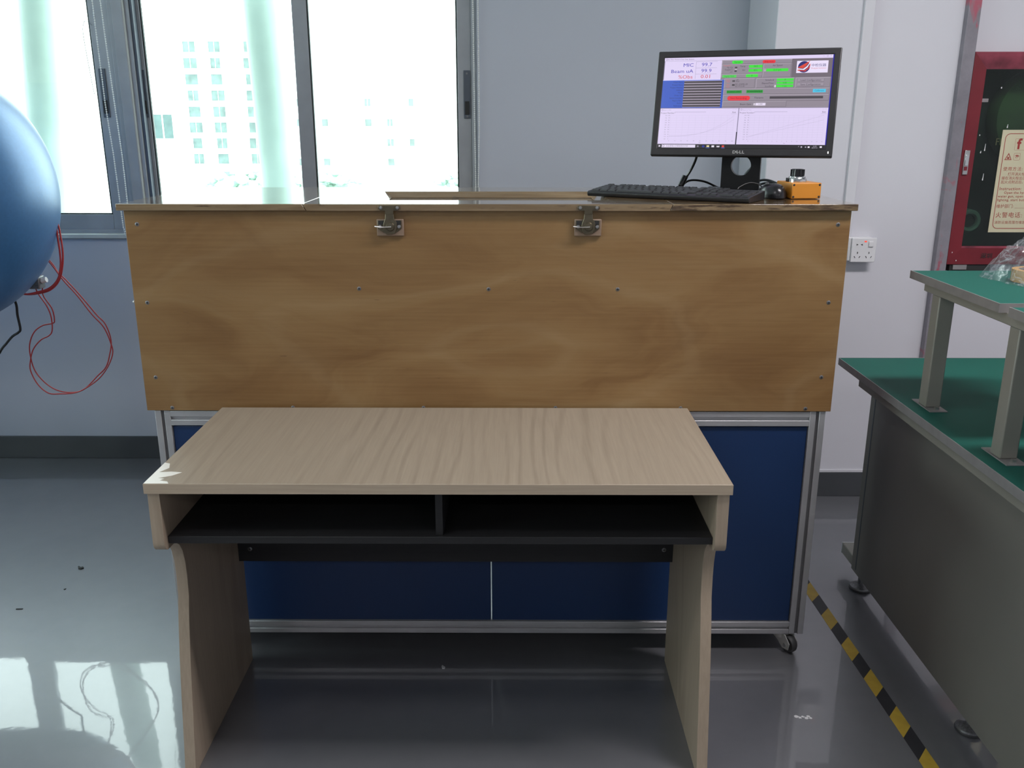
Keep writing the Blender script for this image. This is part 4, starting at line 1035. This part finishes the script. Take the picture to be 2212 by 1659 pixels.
# lettering on the door
vs, fs = text_geo('FIRE', .034, 'LEFT'); MB().add([(1.706+v[0]*.9, FY+.0133, 1.366+v[1]) for v in vs], fs).build('lettering', M_ghost, fc)
vs, fs = text_geo('\u6df1\u5733', .022, 'LEFT', .0004); MB().add([(1.705+v[0], FY-.0028, .962+v[1]) for v in vs], fs).build('lettering', M_slot, fc)
MB().box(1.618, 1.660, FY+.0125, FY+.0138, 1.502, 1.514).build('tape_scrap', M_edge, fc)
dr = MB()
for x, z, h_ in ((1.672, 1.338, .022), (1.659, 1.330, .006), (1.680, 1.235, .022), (1.741, 1.417, .010), (1.700, 1.550, .003)):
    dr.ball((x, FY+.013, z), (.0022, .0012, .003), 8, 6); dr.hexa([(x-.0012, FY+.0125, z), (x+.0012, FY+.0125, z), (x+.0012, FY+.014, z), (x-.0012, FY+.014, z)], [(x+.0005, FY+.0125, z+h_), (x+.0015, FY+.0125, z+h_), (x+.0015, FY+.014, z+h_), (x+.0005, FY+.014, z+h_)])
for x, z, h_ in ((1.600, .975, .01), (1.618, .945, .012), (1.622, 1.205, .010), (1.640, 1.39, .004)):
    dr.ball((x, FY-.0015, z), (.0018, .0012, .0026), 8, 6)
o = dr.build('paint_drip', M_drip, fc, smooth=True); o['kind'] = 'stuff'
MB().box(1.60, 1.75, FY+.005, FY+.03, .905, .931).build('support_bracket', M_slot, fc)
MB().box(1.61, 1.66, FY-.002, FY+.01, .912, .929).build('bracket_scrap', M_edge, fc)

# socket and trunking on the pillar
tk = MB().box(1.190, 1.226, YP-.016, YP, 1.02, CEIL).build('cable_trunking', M_trunk, bevel=.0015); tag(tk, 'white cable trunking running up the pillar above the socket', 'trunking')
sk = thing('wall_socket', 'white twin wall socket with red indicator at the foot of the trunking', 'socket', (1.272, YP, .94))
MB().box(1.212, 1.300, YP-.034, YP, .945, 1.031).build('back_box', M_white, sk, bevel=.003)
pl = MB().box(1.2215, 1.3105, YP-.044, YP-.034, .942, 1.030).build('face_plate', M_white, sk, bevel=.002)
yk = YP-.044
def pins(cx, cz):
    MB().box(cx-.0012, cx+.0012, yk-.0006, yk+.001, cz+.007, cz+.014).build('pin_hole', M_slot, pl)
    for s in (-1, 1):
        MB().box(-.0011, .0011, yk-.0006, yk+.001, -.004, .004).xf(Matrix.Translation((cx+s*.009, 0, cz-.005)) @ Matrix.Rotation(s*radians(30), 4, 'Y')).build('pin_hole', M_slot, pl)
pins(1.244, .966); pins(1.286, .966)
for s, x in ((-1, 1.241), (1, 1.257)):
    MB().prism([(x-s*-.003, 1.003), (x+s*.003, 1.012) if 0 else (x+s*.003, 1.003+.006), (x-s*.004, 1.006), (x+s*.003, 1.003)], 'y', yk-.0006, yk+.001).build('pin_hole', M_slot, pl)
MB().box(1.266, 1.274, yk-.0008, yk+.001, 1.015, 1.020).build('indicator', M_neon, pl)
MB().box(1.281, 1.299, yk-.0045, yk, .998, 1.018).build('rocker', M_white, pl, bevel=.002)

# ------------------------------------------------------------ blue tank at the left
TX, TY, TZ, TR, TA = -1.812, 2.780, 1.219, .409, .357
tk = thing('tank', 'blue horizontal pressure tank with a domed end at the left edge', 'tank', (TX-.6, TY, 0))
prof = [(TR*cos(a), TX+TA*sin(a)) for a in [i/24*pi/2 for i in range(24)]]+[(.0004, TX+TA)]
MB().lathe(prof, 72, (0, TY, TZ), 'x').build('domed_end', M_tank, tk, smooth=True, ang=60)
MB().lathe([(TR, TX), (TR, -3.10), (TR*.9, -3.20), (TR*.5, -3.27), (.001, -3.29)], 72, (0, TY, TZ), 'x').build('shell', M_tank, tk, smooth=True, ang=60)
MB().lathe([(TR+.001, TX-.032), (TR+.0035, TX-.026), (TR+.0035, TX-.018), (TR-.001, TX-.010)], 72, (0, TY, TZ), 'x').build('weld_seam', M_tank, tk, smooth=True)
for x in (-2.16, -2.95):
    for y in (TY-.20, TY+.20):
        MB().box(x-.03, x+.03, y-.03, y+.03, .008, TZ-.30).build('leg', M_tank, tk, bevel=.003)
        MB().box(x-.05, x+.05, y-.05, y+.05, 0, .008).build('foot_plate', M_tank, tk)
jb = MB().box(-1.615, -1.572, TY+.12, TY+.16, .905, .945).build('terminal_box', M_screw, tk, bevel=.003)
MB().cyl((-1.572, TY+.14, .930), (-1.556, TY+.14, .934), .009, 12).build('gland', M_white, jb, smooth=True)

def wire(name, label, pts, r, m, group=None):
    return tag(MB().tube(pts, r, 8, 8).build(name, m, smooth=True, ang=80), label, 'cable', group)
Yc = 2.93
def w3(p, y=Yc): return [(a, y+.004*sin(i*1.3), b) for i, (a, b) in enumerate(p)]
wire('red_cable', 'thick red cable arc hooked under the edge of the blue tank, outer strand', w3(y=Yc-.024, p=[(-1.525, 1.135), (-1.490, 1.120), (-1.483, 1.077), (-1.481, 1.025), (-1.489, .977), (-1.508, .934), (-1.539, .904), (-1.577, .891), (-1.624, .888), (-1.665, .905)]), .0032, M_redcable, 'red cables under the tank')
wire('red_cable', 'short red cable arc under the blue tank, inner strand', w3([(-1.52, 1.13), (-1.491, 1.106), (-1.488, 1.073), (-1.485, 1.025), (-1.489, .982), (-1.507, .938), (-1.541, .908), (-1.582, .895), (-1.621, .890), (-1.66, .905)], Yc-.034), .0032, M_redcable, 'red cables under the tank')
wire('red_cable', 'long hanging loop of red cable, strand that swings widest to the right', w3([(-1.575, 1.03), (-1.541, .989), (-1.504, .931), (-1.462, .880), (-1.422, .818), (-1.389, .771), (-1.374, .716), (-1.371, .680), (-1.392, .634), (-1.427, .593), (-1.476, .559), (-1.519, .540), (-1.570, .537), (-1.607, .541), (-1.640, .572), (-1.660, .619), (-1.656, .654), (-1.638, .695), (-1.606, .728), (-1.577, .743), (-1.566, .761), (-1.563, .806), (-1.570, .845), (-1.590, .885), (-1.600, .912), (-1.612, .955)], Yc-.006), .0021, M_redcable, 'red cables under the tank')
wire('red_cable', 'long hanging loop of red cable, strand that swings widest to the left', w3([(-1.58, 1.03), (-1.545, .984), (-1.527, .953), (-1.500, .926), (-1.463, .879), (-1.418, .811), (-1.393, .776), (-1.380, .721), (-1.388, .675), (-1.407, .629), (-1.442, .596), (-1.498, .546), (-1.545, .536), (-1.588, .546), (-1.625, .572), (-1.656, .613), (-1.665, .665), (-1.658, .710), (-1.635, .751), (-1.605, .773), (-1.572, .780), (-1.564, .791), (-1.564, .831), (-1.585, .875), (-1.586, .904), (-1.582, .929), (-1.60, .965)], Yc+.014), .0021, M_redcable, 'red cables under the tank')
wire('black_cable', 'black cable bending down from the underside of the blue tank', w3([(-1.69, .895), (-1.678, .850), (-1.678, .811), (-1.673, .766), (-1.681, .753), (-1.706, .738), (-1.732, .713), (-1.756, .685), (-1.80, .61), (-1.95, .30), (-2.10, .03), (-2.3, .006)]), .0042, M_blks)

# bits lying on the floor
def crumb(name, label, x, y, pts, m, h=.004):
    b = MB().prism([(x+a, y+c) for a, c in pts], 'z', .0003, h)
    tag(b.build(name, m), label, 'litter')
crumb('crumb', 'small black crumb on the floor below the left window', -1.457, 2.682, [(-.006, -.005), (.004, -.007), (.010, 0), (.004, .008), (-.002, .004), (-.012, .012), (-.013, .007)], M_slot)
crumb('strip_scrap', 'short black strip lying on the floor near the left edge', -1.523, 2.421, [(-.010, -.002), (.010, -.0015), (.010, .0025), (-.010, .002)], M_slot, .002)
crumb('crumb', 'tiny dark speck on the floor between crumb and black strip', -1.443, 2.543, [(-.003, -.002), (.002, -.003), (.003, .003), (-.001, .002)], M_slot, .002)
crumb('paper_scrap', 'tiny white scrap on the dark floor under the desk', -.199, 2.121, [(-.005, .004), (-.003, -.004), (.004, -.005), (.005, .001), (.0, .006), (-.004, .010)], M_white, .003)
sm = MB()
for i, (a, c, r) in enumerate(((-.018, .003, .006), (-.010, -.002, .005), (-.002, .002, .004), (.006, -.003, .006), (.013, .003, .005), (.016, -.004, .004))):
    random.seed(i); sm.prism([(.722+a+r*random.uniform(.6, 1.2)*cos(k*pi/4), 1.915+c+r*random.uniform(.6, 1.2)*sin(k*pi/4)) for k in range(8)], 'z', .0001, .0005)
tag(sm.build('paint_splash', M_white), 'white paint splashes on the floor right of the desk', 'stain')
